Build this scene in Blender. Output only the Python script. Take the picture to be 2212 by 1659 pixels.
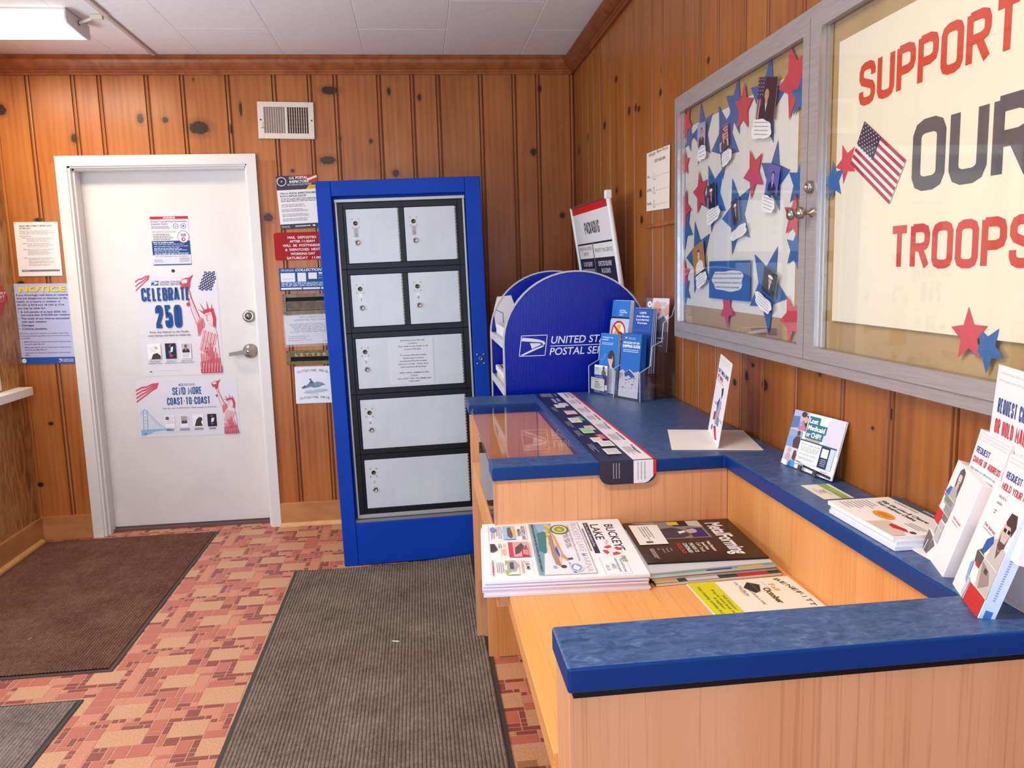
import bpy, math, random
from mathutils import Matrix, Vector, noise
R = random.Random(7)
D = bpy.data
for o in list(D.objects):
    D.objects.remove(o)
SC = bpy.context.scene
COL = SC.collection
sin, cos, pi = math.sin, math.cos, math.pi

# ------------------------------------------------------------------ camera (solved from the photo's vanishing lines)
IW, IH = 2212, 1659
F, YAW, PIT, ROL = 1742.7, .11114333, .14219693, -.02805797
HC = 1.45
_w = Vector((sin(YAW) * cos(PIT), cos(YAW) * cos(PIT), -sin(PIT)))
_r0 = _w.cross(Vector((0, 0, 1))).normalized()
_u0 = _r0.cross(_w)
_r = cos(ROL) * _r0 + sin(ROL) * _u0
_u = -sin(ROL) * _r0 + cos(ROL) * _u0
CAMP = Vector((0, 0, HC))
cam = D.cameras.new('camera')
cam.sensor_fit = 'HORIZONTAL'
cam.sensor_width = 36
cam.lens = F / IW * 36
cam.clip_start = .05
co = D.objects.new('camera', cam)
COL.objects.link(co)
co.matrix_world = Matrix(((_r.x, _u.x, -_w.x, 0), (_r.y, _u.y, -_w.y, 0), (_r.z, _u.z, -_w.z, HC), (0, 0, 0, 1)))
SC.camera = co

# ------------------------------------------------------------------ light
SC.view_settings.view_transform = 'Standard'
SC.view_settings.look = 'None'
SC.view_settings.gamma = 1
SC.view_settings.exposure = -0.1
SC.view_settings.use_curve_mapping = False
wd = D.worlds.new('daylight')
SC.world = wd
wd.use_nodes = True
_bg = wd.node_tree.nodes['Background']
_bg.inputs[0].default_value = (.72, .84, 1, 1)
_bg.inputs[1].default_value = 1.6


def area(name, loc, target, sx, sy, power, col):
    l = D.lights.new(name, 'AREA')
    l.shape = 'RECTANGLE'
    l.size, l.size_y, l.energy, l.color = sx, sy, power, col
    o = D.objects.new(name, l)
    COL.objects.link(o)
    o.location = loc
    o.rotation_euler = (Vector(target) - Vector(loc)).to_track_quat('-Z', 'Y').to_euler()
    return o


# daylight through the street window behind the camera, through the window in the left wall, and the ceiling tubes; the near tube is an added unseen lamp
area('window_daylight', (-.75, -1.62, 1.15), (-.75, 4, 1.75), 2.5, 1.7, 70, (.56, .75, 1))
area('side_window_daylight', (-2.10, 2.6, 1.45), (0, 2.6, 1.35), 2.4, 1.0, 44, (.68, .84, 1))
area('added_tube_light_near', (-.55, .9, 2.50), (-.55, .9, 0), 1.2, .25, 40, (1, .89, .74))
area('tube_light_far', (-1.9, 3.99, 2.54), (-1.9, 3.99, 0), .8, .22, 21, (1, .87, .68))


# ------------------------------------------------------------------ pixel rays to planes
def ray(x, y):
    return ((x - IW / 2) * _r - (y - IH / 2) * _u) / F + _w


def PZ(x, y, z):
    d = ray(x, y)
    return CAMP + d * ((z - HC) / d.z)


def PY(x, y, Y):
    d = ray(x, y)
    return CAMP + d * (Y / d.y)


def PX(x, y, X):
    d = ray(x, y)
    return CAMP + d * (X / d.x)


def PROJ(p):
    v = Vector(p) - CAMP
    z = v.dot(_w)
    return (IW / 2 + F * v.dot(_r) / z, IH / 2 - F * v.dot(_u) / z, z)


# ------------------------------------------------------------------ materials
def lin(c):
    return tuple(((v / 255) / 12.92 if v / 255 <= .04045 else ((v / 255 + .055) / 1.055) ** 2.4) for v in c) + (1,)


def hexc(s):
    return tuple(int(s[i:i + 2], 16) for i in (0, 2, 4))


_mc = {}


def mat(name):
    m = D.materials.new(name)
    m.use_nodes = True
    nt = m.node_tree
    return m, nt, nt.nodes['Principled BSDF']


def pm(col, rough=.55, metal=0, spec=.5, key=None):
    k = (col, rough, metal, spec)
    if k in _mc:
        return _mc[k]
    m, nt, b = mat('paint_' + col)
    b.inputs['Base Color'].default_value = lin(hexc(col))
    b.inputs['Roughness'].default_value = rough
    b.inputs['Metallic'].default_value = metal
    b.inputs['Specular IOR Level'].default_value = spec
    _mc[k] = m
    return m


def N(nt, t, **kw):
    n = nt.nodes.new(t)
    for k, v in kw.items():
        setattr(n, k, v)
    return n


def L(nt, a, b):
    nt.links.new(a, b)


def ramp(nt, stops, fac=None):
    r = N(nt, 'ShaderNodeValToRGB')
    e = r.color_ramp.elements
    while len(e) < len(stops):
        e.new(.5)
    for i, (p, c) in enumerate(stops):
        e[i].position = p
        e[i].color = c if len(c) == 4 else lin(c)
    if fac is not None:
        L(nt, fac, r.inputs[0])
    return r


def mixc(nt, fac, a, b, mode='MIX'):
    m = N(nt, 'ShaderNodeMix', data_type='RGBA', blend_type=mode)
    for s, v in ((m.inputs[0], fac), (m.inputs[6], a), (m.inputs[7], b)):
        if hasattr(v, 'links'):
            L(nt, v, s)
        else:
            s.default_value = v
    return m.outputs[2]


def math_(nt, op, a, b=None):
    m = N(nt, 'ShaderNodeMath', operation=op)
    for s, v in ((m.inputs[0], a), (m.inputs[1], b)):
        if v is None:
            continue
        if hasattr(v, 'links'):
            L(nt, v, s)
        else:
            s.default_value = v
    return m.outputs[0]


def coords(nt, scale, rand=False, kind='Object'):
    tc = N(nt, 'ShaderNodeTexCoord')
    v = tc.outputs[kind]
    if rand:
        oi = N(nt, 'ShaderNodeObjectInfo')
        cx = N(nt, 'ShaderNodeCombineXYZ')
        L(nt, math_(nt, 'MULTIPLY', oi.outputs['Random'], 37.), cx.inputs[0])
        L(nt, math_(nt, 'MULTIPLY', oi.outputs['Random'], 91.), cx.inputs[2])
        a = N(nt, 'ShaderNodeVectorMath', operation='ADD')
        L(nt, v, a.inputs[0])
        L(nt, cx.outputs[0], a.inputs[1])
        v = a.outputs[0]
    mp = N(nt, 'ShaderNodeMapping')
    mp.inputs['Scale'].default_value = scale
    L(nt, v, mp.inputs[0])
    return mp.outputs[0]


def noisef(nt, vec, scale, detail=4, rough=.55, dist=0):
    n = N(nt, 'ShaderNodeTexNoise')
    n.inputs['Scale'].default_value = scale
    n.inputs['Detail'].default_value = detail
    n.inputs['Roughness'].default_value = rough
    n.inputs['Distortion'].default_value = dist
    L(nt, vec, n.inputs['Vector'])
    return n.outputs['Fac']


def bump(nt, b, h, strength=.3, dist=.002):
    bp = N(nt, 'ShaderNodeBump')
    bp.inputs['Strength'].default_value = strength
    bp.inputs['Distance'].default_value = dist
    L(nt, h, bp.inputs['Height'])
    L(nt, bp.outputs[0], b.inputs['Normal'])


def pine(name, light, mid, dark, knots=(), wall='b'):
    """knotty pine boards, grain along z; knots lists real knots (u, z, ru, rz) of this wall"""
    m, nt, b = mat(name)
    g = noisef(nt, coords(nt, (1, 1, .055), True), 26, 5, .6, .5)
    g2 = noisef(nt, coords(nt, (1, 1, .35), True), 3.2, 3, .55, .8)
    wv = N(nt, 'ShaderNodeTexWave', wave_type='BANDS', bands_direction='X')
    wv.inputs['Scale'].default_value = 9
    wv.inputs['Distortion'].default_value = 9
    wv.inputs['Detail'].default_value = 3
    wv.inputs['Detail Scale'].default_value = .8
    L(nt, coords(nt, (1, 1, .07), True), wv.inputs['Vector'])
    f = math_(nt, 'ADD', math_(nt, 'MULTIPLY', g, .36), math_(nt, 'MULTIPLY', g2, .56))
    f = math_(nt, 'ADD', f, math_(nt, 'MULTIPLY', wv.outputs['Fac'], .08))
    r = ramp(nt, [(.28, dark), (.46, mid), (.68, light)], f)
    oi = N(nt, 'ShaderNodeObjectInfo')
    tone = ramp(nt, [(0, (1, .90, .80, 1)), (.5, (.90, .86, .82, 1)), (1, (1, 1, 1, 1))], oi.outputs['Random'])
    c = mixc(nt, .75, r.outputs[0], tone.outputs[0], 'MULTIPLY')
    # small random knots
    vo = N(nt, 'ShaderNodeTexVoronoi', feature='F1')
    vo.inputs['Scale'].default_value = 1.0
    L(nt, coords(nt, (3.4, .01, 2.2), True), vo.inputs['Vector'])
    k = vo.outputs['Distance']
    kn = ramp(nt, [(.010, (.85, .85, .85, 1)), (.034, (0, 0, 0, 1))], k)
    c = mixc(nt, kn.outputs[0], c, lin((52, 22, 10)))
    if knots:
        ge = N(nt, 'ShaderNodeNewGeometry')
        cur = None
        nz = noisef(nt, coords(nt, (1, 1, 1), False, 'Object'), 60, 2)
        for (ku, kz, ru, rz) in knots:
            s = N(nt, 'ShaderNodeVectorMath', operation='SUBTRACT')
            L(nt, ge.outputs['Position'], s.inputs[0])
            s.inputs[1].default_value = (ku, 0, kz) if wall == 'b' else (0, ku, kz)
            q = N(nt, 'ShaderNodeVectorMath', operation='MULTIPLY')
            L(nt, s.outputs[0], q.inputs[0])
            q.inputs[1].default_value = (1 / ru, 0, 1 / rz) if wall == 'b' else (0, 1 / ru, 1 / rz)
            ln = N(nt, 'ShaderNodeVectorMath', operation='LENGTH')
            L(nt, q.outputs[0], ln.inputs[0])
            cur = ln.outputs['Value'] if cur is None else math_(nt, 'MINIMUM', cur, ln.outputs['Value'])
        cur = math_(nt, 'ADD', cur, math_(nt, 'MULTIPLY', math_(nt, 'SUBTRACT', nz, .5), .7))
        kk = ramp(nt, [(0.0, (.94, .94, .94, 1)), (.40, (.96, .96, .96, 1)), (.52, (.30, .30, .30, 1)), (.9, (0, 0, 0, 1))],
                  math_(nt, 'MULTIPLY', cur, .5))
        c = mixc(nt, kk.outputs[0], c, lin((40, 17, 8)))
    L(nt, c, b.inputs['Base Color'])
    b.inputs['Roughness'].default_value = .34
    b.inputs['Specular IOR Level'].default_value = .45
    bump(nt, b, g, .08, .002)
    return m


def laminate(name, axis, light, mid, dark, seed=0.):
    """beech laminate with fine straight dark pores running along axis"""
    m, nt, b = mat(name)
    lo = [1., 1., 1.]
    lo['xyz'.index(axis)] = .014
    v = coords(nt, tuple(lo))
    ad = N(nt, 'ShaderNodeVectorMath', operation='ADD')
    ad.inputs[1].default_value = (seed, seed * 2, seed)
    L(nt, v, ad.inputs[0])
    v = ad.outputs[0]
    a = noisef(nt, v, 9, 3, .5, .4)
    g = noisef(nt, v, 150, 3, .6, .2)
    r = ramp(nt, [(.30, mid), (.68, light)], a)
    s = ramp(nt, [(.34, (1, 1, 1, 1)), (.46, (0, 0, 0, 1))], g)
    lm = math_(nt, 'MULTIPLY', s.outputs[0], .36)
    c = mixc(nt, lm, r.outputs[0], lin(dark))
    L(nt, c, b.inputs['Base Color'])
    b.inputs['Roughness'].default_value = .42
    return m


def mottled(name, stops, scale=9, detail=6, rough=.5, stretch=(1, 1, 1), dist=.6, bumpy=0):
    m, nt, b = mat(name)
    f = noisef(nt, coords(nt, stretch), scale, detail, .62, dist)
    r = ramp(nt, stops, f)
    L(nt, r.outputs[0], b.inputs['Base Color'])
    b.inputs['Roughness'].default_value = rough
    if bumpy:
        bump(nt, b, noisef(nt, coords(nt, stretch), scale * 12, 3), bumpy, .002)
    return m


def glass(name, tint=(1, 1, 1), base=.04, extra=0., k=1.):
    """clear pane: straight transmission and a Schlick mirror term"""
    m, nt, b = mat(name)
    nt.nodes.remove(b)
    out = nt.nodes['Material Output']
    ge = N(nt, 'ShaderNodeNewGeometry')
    dt = N(nt, 'ShaderNodeVectorMath', operation='DOT_PRODUCT')
    L(nt, ge.outputs['Normal'], dt.inputs[0])
    L(nt, ge.outputs['Incoming'], dt.inputs[1])
    a = math_(nt, 'SUBTRACT', 1., math_(nt, 'ABSOLUTE', dt.outputs['Value']))
    f = math_(nt, 'ADD', math_(nt, 'MULTIPLY', math_(nt, 'POWER', a, 5.), (1 - base) * k), base + extra)
    t = N(nt, 'ShaderNodeBsdfTransparent')
    t.inputs[0].default_value = (*tint, 1)
    g = N(nt, 'ShaderNodeBsdfGlossy')
    g.inputs['Roughness'].default_value = .02
    mx = N(nt, 'ShaderNodeMixShader')
    L(nt, f, mx.inputs[0])
    L(nt, t.outputs[0], mx.inputs[1])
    L(nt, g.outputs[0], mx.inputs[2])
    L(nt, mx.outputs[0], out.inputs[0])
    return m


def emit(name, col, s):
    m, nt, b = mat(name)
    b.inputs['Base Color'].default_value = (.9, .9, .9, 1)
    b.inputs['Emission Color'].default_value = (*col, 1)
    b.inputs['Emission Strength'].default_value = s
    return m


# ------------------------------------------------------------------ mesh building
class MB:
    def __init__(s):
        s.v, s.f, s.m, s.sm = [], [], [], []

    def add(s, vs, fs, mi=0, smooth=False, M=None):
        o = len(s.v)
        for p in vs:
            p = Vector(p)
            s.v.append(M @ p if M else p)
        for f in fs:
            s.f.append([i + o for i in f])
            s.m.append(mi)
            s.sm.append(smooth)
        return s

    def box(s, a, b, mi=0, M=None):
        x0, y0, z0 = (min(a[i], b[i]) for i in range(3))
        x1, y1, z1 = (max(a[i], b[i]) for i in range(3))
        return s.add([(x0, y0, z0), (x1, y0, z0), (x1, y1, z0), (x0, y1, z0), (x0, y0, z1), (x1, y0, z1), (x1, y1, z1), (x0, y1, z1)],
                     [(0, 3, 2, 1), (4, 5, 6, 7), (0, 1, 5, 4), (1, 2, 6, 5), (2, 3, 7, 6), (3, 0, 4, 7)], mi, False, M)

    def prism(s, poly, d0, d1, axis='z', mi=0, M=None, smooth=False, caps=True):
        """extrude a 2-D polygon: axis z -> (x,y), axis y -> (x,z), axis x -> (y,z)"""
        def p3(p, d):
            return {'z': (p[0], p[1], d), 'y': (p[0], d, p[1]), 'x': (d, p[0], p[1])}[axis]
        n = len(poly)
        vs = [p3(p, d0) for p in poly] + [p3(p, d1) for p in poly]
        s.add(vs, [(i, (i + 1) % n, n + (i + 1) % n, n + i) for i in range(n)], mi, smooth, M)
        if caps:
            s.add(vs[:n], [tuple(range(n))[::-1]], mi, False, M)
            s.add(vs[n:], [tuple(range(n))], mi, False, M)
        return s

    def cyl(s, p0, p1, r0, r1=None, n=16, mi=0, smooth=True, caps=True, M=None):
        p0, p1 = Vector(p0), Vector(p1)
        r1 = r0 if r1 is None else r1
        d = (p1 - p0).normalized()
        a = d.orthogonal().normalized()
        b = d.cross(a)
        vs = [p0 + (a * cos(2 * pi * i / n) + b * sin(2 * pi * i / n)) * r0 for i in range(n)]
        vs += [p1 + (a * cos(2 * pi * i / n) + b * sin(2 * pi * i / n)) * r1 for i in range(n)]
        s.add(vs, [(i, (i + 1) % n, n + (i + 1) % n, n + i) for i in range(n)], mi, smooth, M)
        if caps:
            s.add(vs[:n], [tuple(range(n))[::-1]], mi, False, M)
            s.add(vs[n:], [tuple(range(n))], mi, False, M)
        return s

    def lathe(s, c, d, prof, n=24, mi=0, M=None):
        """prof: (radius, distance along d)"""
        c, d = Vector(c), Vector(d).normalized()
        a = d.orthogonal().normalized()
        b = d.cross(a)
        vs = []
        for r, t in prof:
            vs += [c + d * t + (a * cos(2 * pi * i / n) + b * sin(2 * pi * i / n)) * r for i in range(n)]
        fs = []
        for k in range(len(prof) - 1):
            for i in range(n):
                j = (i + 1) % n
                fs.append((k * n + i, k * n + j, (k + 1) * n + j, (k + 1) * n + i))
        s.add(vs, fs, mi, True, M)
        s.add(vs[-n:], [tuple(range(n))], mi, False, M)
        return s

    def tube(s, pts, r, n=8, mi=0):
        for a, b in zip(pts, pts[1:]):
            s.cyl(a, b, r, n=n, mi=mi)
        return s

    def mesh(s, name, mats):
        me = D.meshes.new(name)
        me.from_pydata([tuple(v) for v in s.v], [], s.f)
        for m in mats if isinstance(mats, (list, tuple)) else [mats]:
            me.materials.append(m)
        me.polygons.foreach_set('material_index', s.m)
        me.polygons.foreach_set('use_smooth', s.sm)
        me.update()
        return me

    def build(s, name, mats, parent=None, M=None, bevel=0, seg=2):
        return put(D.objects.new(name, s.mesh(name, mats)), parent, M, bevel, seg)


WM = {}


def put(o, parent=None, M=None, bevel=0, seg=2):
    COL.objects.link(o)
    M = M or Matrix.Identity(4)
    if parent is not None:
        o.parent = parent
        o.matrix_basis = WM[parent.name].inverted() @ M
    else:
        o.matrix_basis = M
    WM[o.name] = M.copy()
    if bevel:
        b = o.modifiers.new('bevel', 'BEVEL')
        b.width, b.segments, b.limit_method = bevel, seg, 'ANGLE'
        b.angle_limit = .7
    return o


def tag(o, label=None, cat=None, group=None, kind=None):
    for k, v in (('label', label), ('category', cat), ('group', group), ('kind', kind)):
        if v:
            o[k] = v
    return o


def thing(name, label, cat, loc=(0, 0, 0), M=None, group=None):
    o = D.objects.new(name, None)
    o.empty_display_size = .1
    put(o, None, M or Matrix.Translation(loc))
    return tag(o, label, cat, group)


def struct(name, loc=(0, 0, 0)):
    o = D.objects.new(name, None)
    o.empty_display_size = .1
    put(o, None, Matrix.Translation(loc))
    o['kind'] = 'structure'
    return o


def frame(o, x, y, z):
    x, y, z = Vector(x), Vector(y), Vector(z)
    return Matrix(((x.x, y.x, z.x, o[0]), (x.y, y.y, z.y, o[1]), (x.z, y.z, z.z, o[2]), (0, 0, 0, 1)))


# ------------------------------------------------------------------ flat print
_tg = {}


def tgeo(t, b=0., sh=0.):
    k = (t, b, sh)
    if k not in _tg:
        cu = D.curves.new('type', 'FONT')
        cu.body = t
        cu.offset = b
        cu.shear = sh
        cu.resolution_u = 3
        ob = D.objects.new('type', cu)
        me = D.meshes.new_from_object(ob)
        vs = [(v.co.x, v.co.y) for v in me.vertices]
        fs = [tuple(p.vertices) for p in me.polygons]
        D.objects.remove(ob)
        D.curves.remove(cu)
        D.meshes.remove(me)
        xs = [v[0] for v in vs] or [0, 1]
        _tg[k] = (vs, fs, min(xs), max(xs))
    return _tg[k]


CAPH = .70
_O = [(0, .16), (0, .84), (.09, .95), (.3, 1), (.7, 1), (.91, .95), (1, .84), (1, .16), (.91, .05), (.7, 0), (.3, 0), (.09, .05), (0, .16), (0, .84)]
GLYPH = {'A': [[(0, 0), (.42, 1), (.58, 1), (1, 0)], [(.17, .3), (.83, .3)]], 'B': [[(0, -.06), (0, 1.06)], [(0, 1), (.72, 1), (.95, .9), (.95, .64), (.75, .53), (0, .53)], [(.7, .53), (1, .42), (1, .12), (.75, 0), (0, 0)]],
      'C': [[(1, .68), (1, .84), (.91, .95), (.7, 1), (.3, 1), (.09, .95), (0, .84), (0, .16), (.09, .05), (.3, 0), (.7, 0), (.91, .05), (1, .16), (1, .32)]],
      'D': [[(0, -.06), (0, 1.06)], [(0, 1), (.6, 1), (.9, .93), (1, .8), (1, .2), (.9, .07), (.6, 0), (0, 0)]], 'E': [[(1, 1), (0, 1), (0, 0), (1, 0)], [(0, .51), (.8, .51)]],
      'F': [[(1, 1), (0, 1), (0, -.06)], [(0, .51), (.8, .51)]], 'G': [[(1, .70), (1, .84), (.7, 1), (.3, 1), (0, .84), (0, .16), (.3, 0), (.7, 0), (1, .16), (1, .46), (.55, .46)]],
      'H': [[(0, -.06), (0, 1.06)], [(1, -.06), (1, 1.06)], [(0, .5), (1, .5)]], 'I': [[(0, -.06), (0, 1.06)]], 'K': [[(0, -.06), (0, 1.06)], [(0, .4), (1, 1.04)], [(.3, .58), (1, -.04)]],
      'L': [[(0, 1.06), (0, 0), (1, 0)]], 'M': [[(0, -.06), (0, 1), (.5, .25), (1, 1), (1, -.06)]], 'N': [[(0, -.06), (0, 1), (1, 0), (1, 1.06)]], 'O': [_O], '0': [_O],
      'P': [[(0, -.06), (0, 1.06)], [(0, 1), (.65, 1), (.92, .94), (1, .82), (1, .62), (.92, .50), (.65, .44), (0, .44)]], 'Q': [_O, [(.6, .25), (1, -.05)]],
      'R': [[(0, -.06), (0, 1.06)], [(0, 1), (.65, 1), (.92, .94), (1, .82), (1, .64), (.92, .53), (.65, .47), (0, .47)], [(.5, .47), (1, -.05)]],
      'S': [[(1, .70), (1, .84), (.91, .95), (.7, 1), (.3, 1), (.09, .95), (0, .84), (0, .68), (.12, .58), (.88, .42), (1, .32), (1, .16), (.91, .05), (.7, 0), (.3, 0), (.09, .05), (0, .16), (0, .30)]],
      'T': [[(-.04, 1), (1.04, 1)], [(.5, 1), (.5, -.06)]], 'U': [[(0, 1.06), (0, .16), (.09, .05), (.3, 0), (.7, 0), (.91, .05), (1, .16), (1, 1.06)]], 'V': [[(0, 1.05), (.45, 0), (.55, 0), (1, 1.05)]],
      'Y': [[(0, 1.05), (.5, .45), (1, 1.05)], [(.5, .45), (.5, -.06)]], '-': [[(0, .48), (1, .48)]], 'X': [[(0, 0), (1, 1)], [(0, 1), (1, 0)]],
      '2': [[(0, .68), (0, .84), (.09, .95), (.3, 1), (.7, 1), (.91, .95), (1, .84), (1, .64), (0, .1), (0, 0), (1.04, 0)]],
      '5': [[(1, 1), (.05, 1), (0, .54), (.3, .62), (.7, .62), (.91, .56), (1, .45), (1, .16), (.91, .05), (.7, 0), (.3, 0), (.09, .05), (0, .16), (0, .30)]]}
GLW = {'I': .001, 'E': .8, 'F': .8, 'L': .8, 'T': 1., 'M': 1.5, 'N': 1.1, '-': .5, ' ': .35, 'A': 1.15}


class Print:
    """flat print on a sheet: x, y are fractions of the sheet from its top-left corner"""

    def __init__(s, parent, M, w, h, z=.0003):
        s.p, s.M, s.w, s.h, s.z = parent, M, w, h, z
        s.mb, s.mats = MB(), []

    def mi(s, col):
        if col not in s.mats:
            s.mats.append(col)
        return s.mats.index(col)

    def up(s):
        s.z += .00004
        return s.z

    def P(s, x, y):
        return (x * s.w, (1 - y) * s.h, s.z)

    def poly(s, pts, col):
        s.up()
        s.mb.add([s.P(*p) for p in pts], [tuple(range(len(pts)))], s.mi(col))
        return s

    def rect(s, x0, y0, x1, y1, col):
        return s.poly([(x0, y1), (x1, y1), (x1, y0), (x0, y0)], col)

    def ell(s, cx, cy, rx, ry, col, n=22, a0=0., a1=2 * pi):
        return s.poly([(cx + rx * cos(a0 + (a1 - a0) * i / n), cy - ry * sin(a0 + (a1 - a0) * i / n)) for i in range(n)], col)

    def line(s, pts, wd, col):
        """stroke; wd in metres"""
        s.up()
        for (a, b) in zip(pts, pts[1:]):
            pa, pb = Vector(s.P(*a)), Vector(s.P(*b))
            d = (pb - pa)
            if d.length < 1e-6:
                continue
            d.normalize()
            n = Vector((-d.y, d.x, 0)) * wd / 2
            e = d * wd * .3
            s.mb.add([pa - n - e, pb - n + e, pb + n + e, pa + n - e], [(0, 1, 2, 3)], s.mi(col))
        return s

    def box(s, x0, y0, x1, y1, wd, col):
        return s.line([(x0, y0), (x1, y0), (x1, y1), (x0, y1), (x0, y0)], wd, col)

    def txt(s, t, x, y, h, w=None, col='222222', al='L', b=0., sh=0., rot=0.):
        """cap height h (of sheet height), optional total width w (of sheet width), baseline y"""
        vs, fs, x0, x1 = tgeo(t, b, sh)
        if not fs:
            return s
        s.up()
        ky = h * s.h / CAPH
        kx = (w * s.w / (x1 - x0)) if w else ky
        tw = (x1 - x0) * kx
        off = {'L': 0, 'C': -tw / 2, 'R': -tw}[al]
        ox, oy, _ = s.P(x, y)
        c, q = cos(rot), sin(rot)
        out = []
        for v in vs:
            px, py = (v[0] - x0) * kx + off, v[1] * ky
            out.append((ox + px * c - py * q, oy + px * q + py * c, s.z))
        s.mb.add(out, fs, s.mi(col))
        return s

    def block(s, t, x, y, h, w, col, sw=.17, gap=.55, al='L'):
        """condensed poster capitals drawn as even strokes; sw is the stroke as a share of the cap height"""
        s.up()
        H, Wt = h * s.h, w * s.w
        k = sw * H
        ws = [GLW.get(c, 1.) for c in t]
        n = len(t)
        g = (Wt - n * k - (n - 1) * gap * k) / max(.001, sum(ws))
        ox, oy, _ = s.P(x, y)
        if al == 'C':
            ox -= Wt / 2
        m = s.mi(col)
        vs, fs = [], []
        for c, cw in zip(t, ws):
            for si, st in enumerate(GLYPH.get(c, [])):
                zz = s.z + .000012 * si
                Q = [Vector((ox + k / 2 + px * cw * g, oy + k / 2 + py * (H - k))) for px, py in st]
                closed = (Q[0] - Q[-1]).length < 1e-9 or (len(Q) > 4 and (Q[-1] - Q[1]).length < 1e-9)
                if closed and (Q[-1] - Q[1]).length < 1e-9:
                    Q = Q[:-1]
                o = len(vs)
                m_ = len(Q)
                for i in range(m_):
                    if closed:
                        p0, p2 = Q[(i - 1) % (m_ - 1)], Q[(i + 1) % (m_ - 1)]
                    else:
                        p0, p2 = Q[max(0, i - 1)], Q[min(m_ - 1, i + 1)]
                    d0 = (Q[i] - p0) if (Q[i] - p0).length > 1e-9 else (p2 - Q[i])
                    d1 = (p2 - Q[i]) if (p2 - Q[i]).length > 1e-9 else d0
                    d0, d1 = d0.normalized(), d1.normalized()
                    n0, n1 = Vector((-d0.y, d0.x)), Vector((-d1.y, d1.x))
                    q = n0 + n1
                    q = q.normalized() if q.length > 1e-6 else n0
                    q = q * (k / 2) * min(1.7, 1 / max(.3, q.dot(n0)))
                    for e in (-1, 1):
                        vs.append((Q[i].x + q.x * e, Q[i].y + q.y * e, zz))
                for i in range(m_ - 1):
                    fs.append((o + 2 * i, o + 2 * i + 2, o + 2 * i + 3, o + 2 * i + 1))
            ox += cw * g + k + gap * k
        s.mb.add(vs, fs, m)
        return s

    def greek(s, x0, y0, x1, y1, rows, col, seed=1, fill=.5, ragged=.25, al='L'):
        """rows of small unreadable type as word-length bars"""
        rr = random.Random(seed)
        s.up()
        rh = (y1 - y0) / rows
        for k in range(rows):
            yy = y0 + k * rh
            L_ = (x1 - x0) * (1 - ragged * rr.random())
            x = x0 if al == 'L' else x0 + ((x1 - x0) - L_) / 2
            xe = x + L_
            while x < xe:
                ww = (x1 - x0) * rr.uniform(.04, .14)
                e = min(x + ww, xe)
                s.mb.add([s.P(x, yy + rh * fill), s.P(e, yy + rh * fill), s.P(e, yy), s.P(x, yy)], [(0, 1, 2, 3)], s.mi(col))
                x = e + (x1 - x0) * .02
        return s

    def eagle(s, x0, y0, x1, y1, fg, bg=None):
        def q(p):
            return (x0 + (p[0] * .9 + .1 * (1 - p[1])) * (x1 - x0), y0 + p[1] * (y1 - y0))
        if bg:
            s.poly([q(p) for p in ((0, 1), (1, 1), (1, 0), (0, 0))], bg)
        else:
            s.line([q(p) for p in ((0, 0), (1, 0), (1, 1), (0, 1), (0, 0))], (y1 - y0) * s.h * .035, fg)
        s.poly([q(p) for p in ((.04, .09), (.45, .15), (.72, .22), (.9, .30), (.96, .40), (.93, .48), (.86, .47), (.86, .40), (.76, .35), (.5, .32), (.02, .26))], fg)
        s.poly([q(p) for p in ((.36, .37), (.72, .39), (.82, .44), (.70, .52), (.46, .66))], fg)
        s.poly([q(p) for p in ((.03, .96), (.42, .72), (.80, .52), (.92, .50), (.88, .58), (.68, .68), (.18, .96))], fg)
        return s

    def usps(s, x, y, h, fg, wtot, logo_bg=None, txtcol=None):
        """eagle box and the two-line wordmark; h = logo height, wtot = total width, both fractions"""
        lw = wtot * .27
        s.eagle(x, y, x + lw, y + h, fg if not logo_bg else 'f4f4f6', logo_bg)
        tc = txtcol or fg
        s.txt('UNITED STATES', x + lw * 1.13, y + h * .43, h * .36, wtot * .67, tc, b=.012, sh=.2)
        s.line([(x + lw * 1.10, y + h * .555), (x + wtot * .98, y + h * .555)], h * s.h * .035, tc)
        s.txt('POSTAL SERVICE', x + lw * 1.06, y + h * 1.0, h * .36, wtot * .71, tc, b=.012, sh=.2)
        return s

    def star(s, cx, cy, r, col, rot=0., inner=.4):
        """r in metres"""
        pts = []
        for i in range(10):
            a = pi / 2 + rot + i * pi / 5
            q = r if i % 2 == 0 else r * inner
            pts.append((cx + q * cos(a) / s.w, cy - q * sin(a) / s.h))
        s.up()
        c = s.P(cx, cy)
        s.mb.add([c] + [s.P(*p) for p in pts], [(0, 1 + i, 1 + (i + 1) % 10) for i in range(10)], s.mi(col))
        return s

    def person(s, x0, y0, x1, y1, bg, skin, coat, hair='2a2320', cap=None, shirt='e8e8ea'):
        """a small printed head-and-shoulders picture"""
        w, h = x1 - x0, y1 - y0
        if bg:
            s.rect(x0, y0, x1, y1, bg)
        q = lambda a, b: (x0 + a * w, y0 + b * h)
        s.poly([q(*p) for p in ((.08, 1), (.92, 1), (.90, .72), (.80, .62), (.60, .55), (.40, .55), (.20, .62), (.10, .72))], coat)
        s.poly([q(*p) for p in ((.44, .56), (.5, .80), (.56, .56))], shirt)
        s.poly([q(*p) for p in ((.42, .58), (.58, .58), (.57, .45), (.43, .45))], skin)
        s.ell(x0 + .5 * w, y0 + .30 * h, .165 * w, .175 * h, hair)
        s.ell(x0 + .5 * w, y0 + .345 * h, .14 * w, .155 * h, skin)
        for e in (.44, .56):
            s.ell(x0 + e * w, y0 + .33 * h, .022 * w, .012 * h, hair, 8)
        s.poly([q(*p) for p in ((.45, .425), (.55, .425), (.53, .44), (.47, .44))], '9a4a42')
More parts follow.
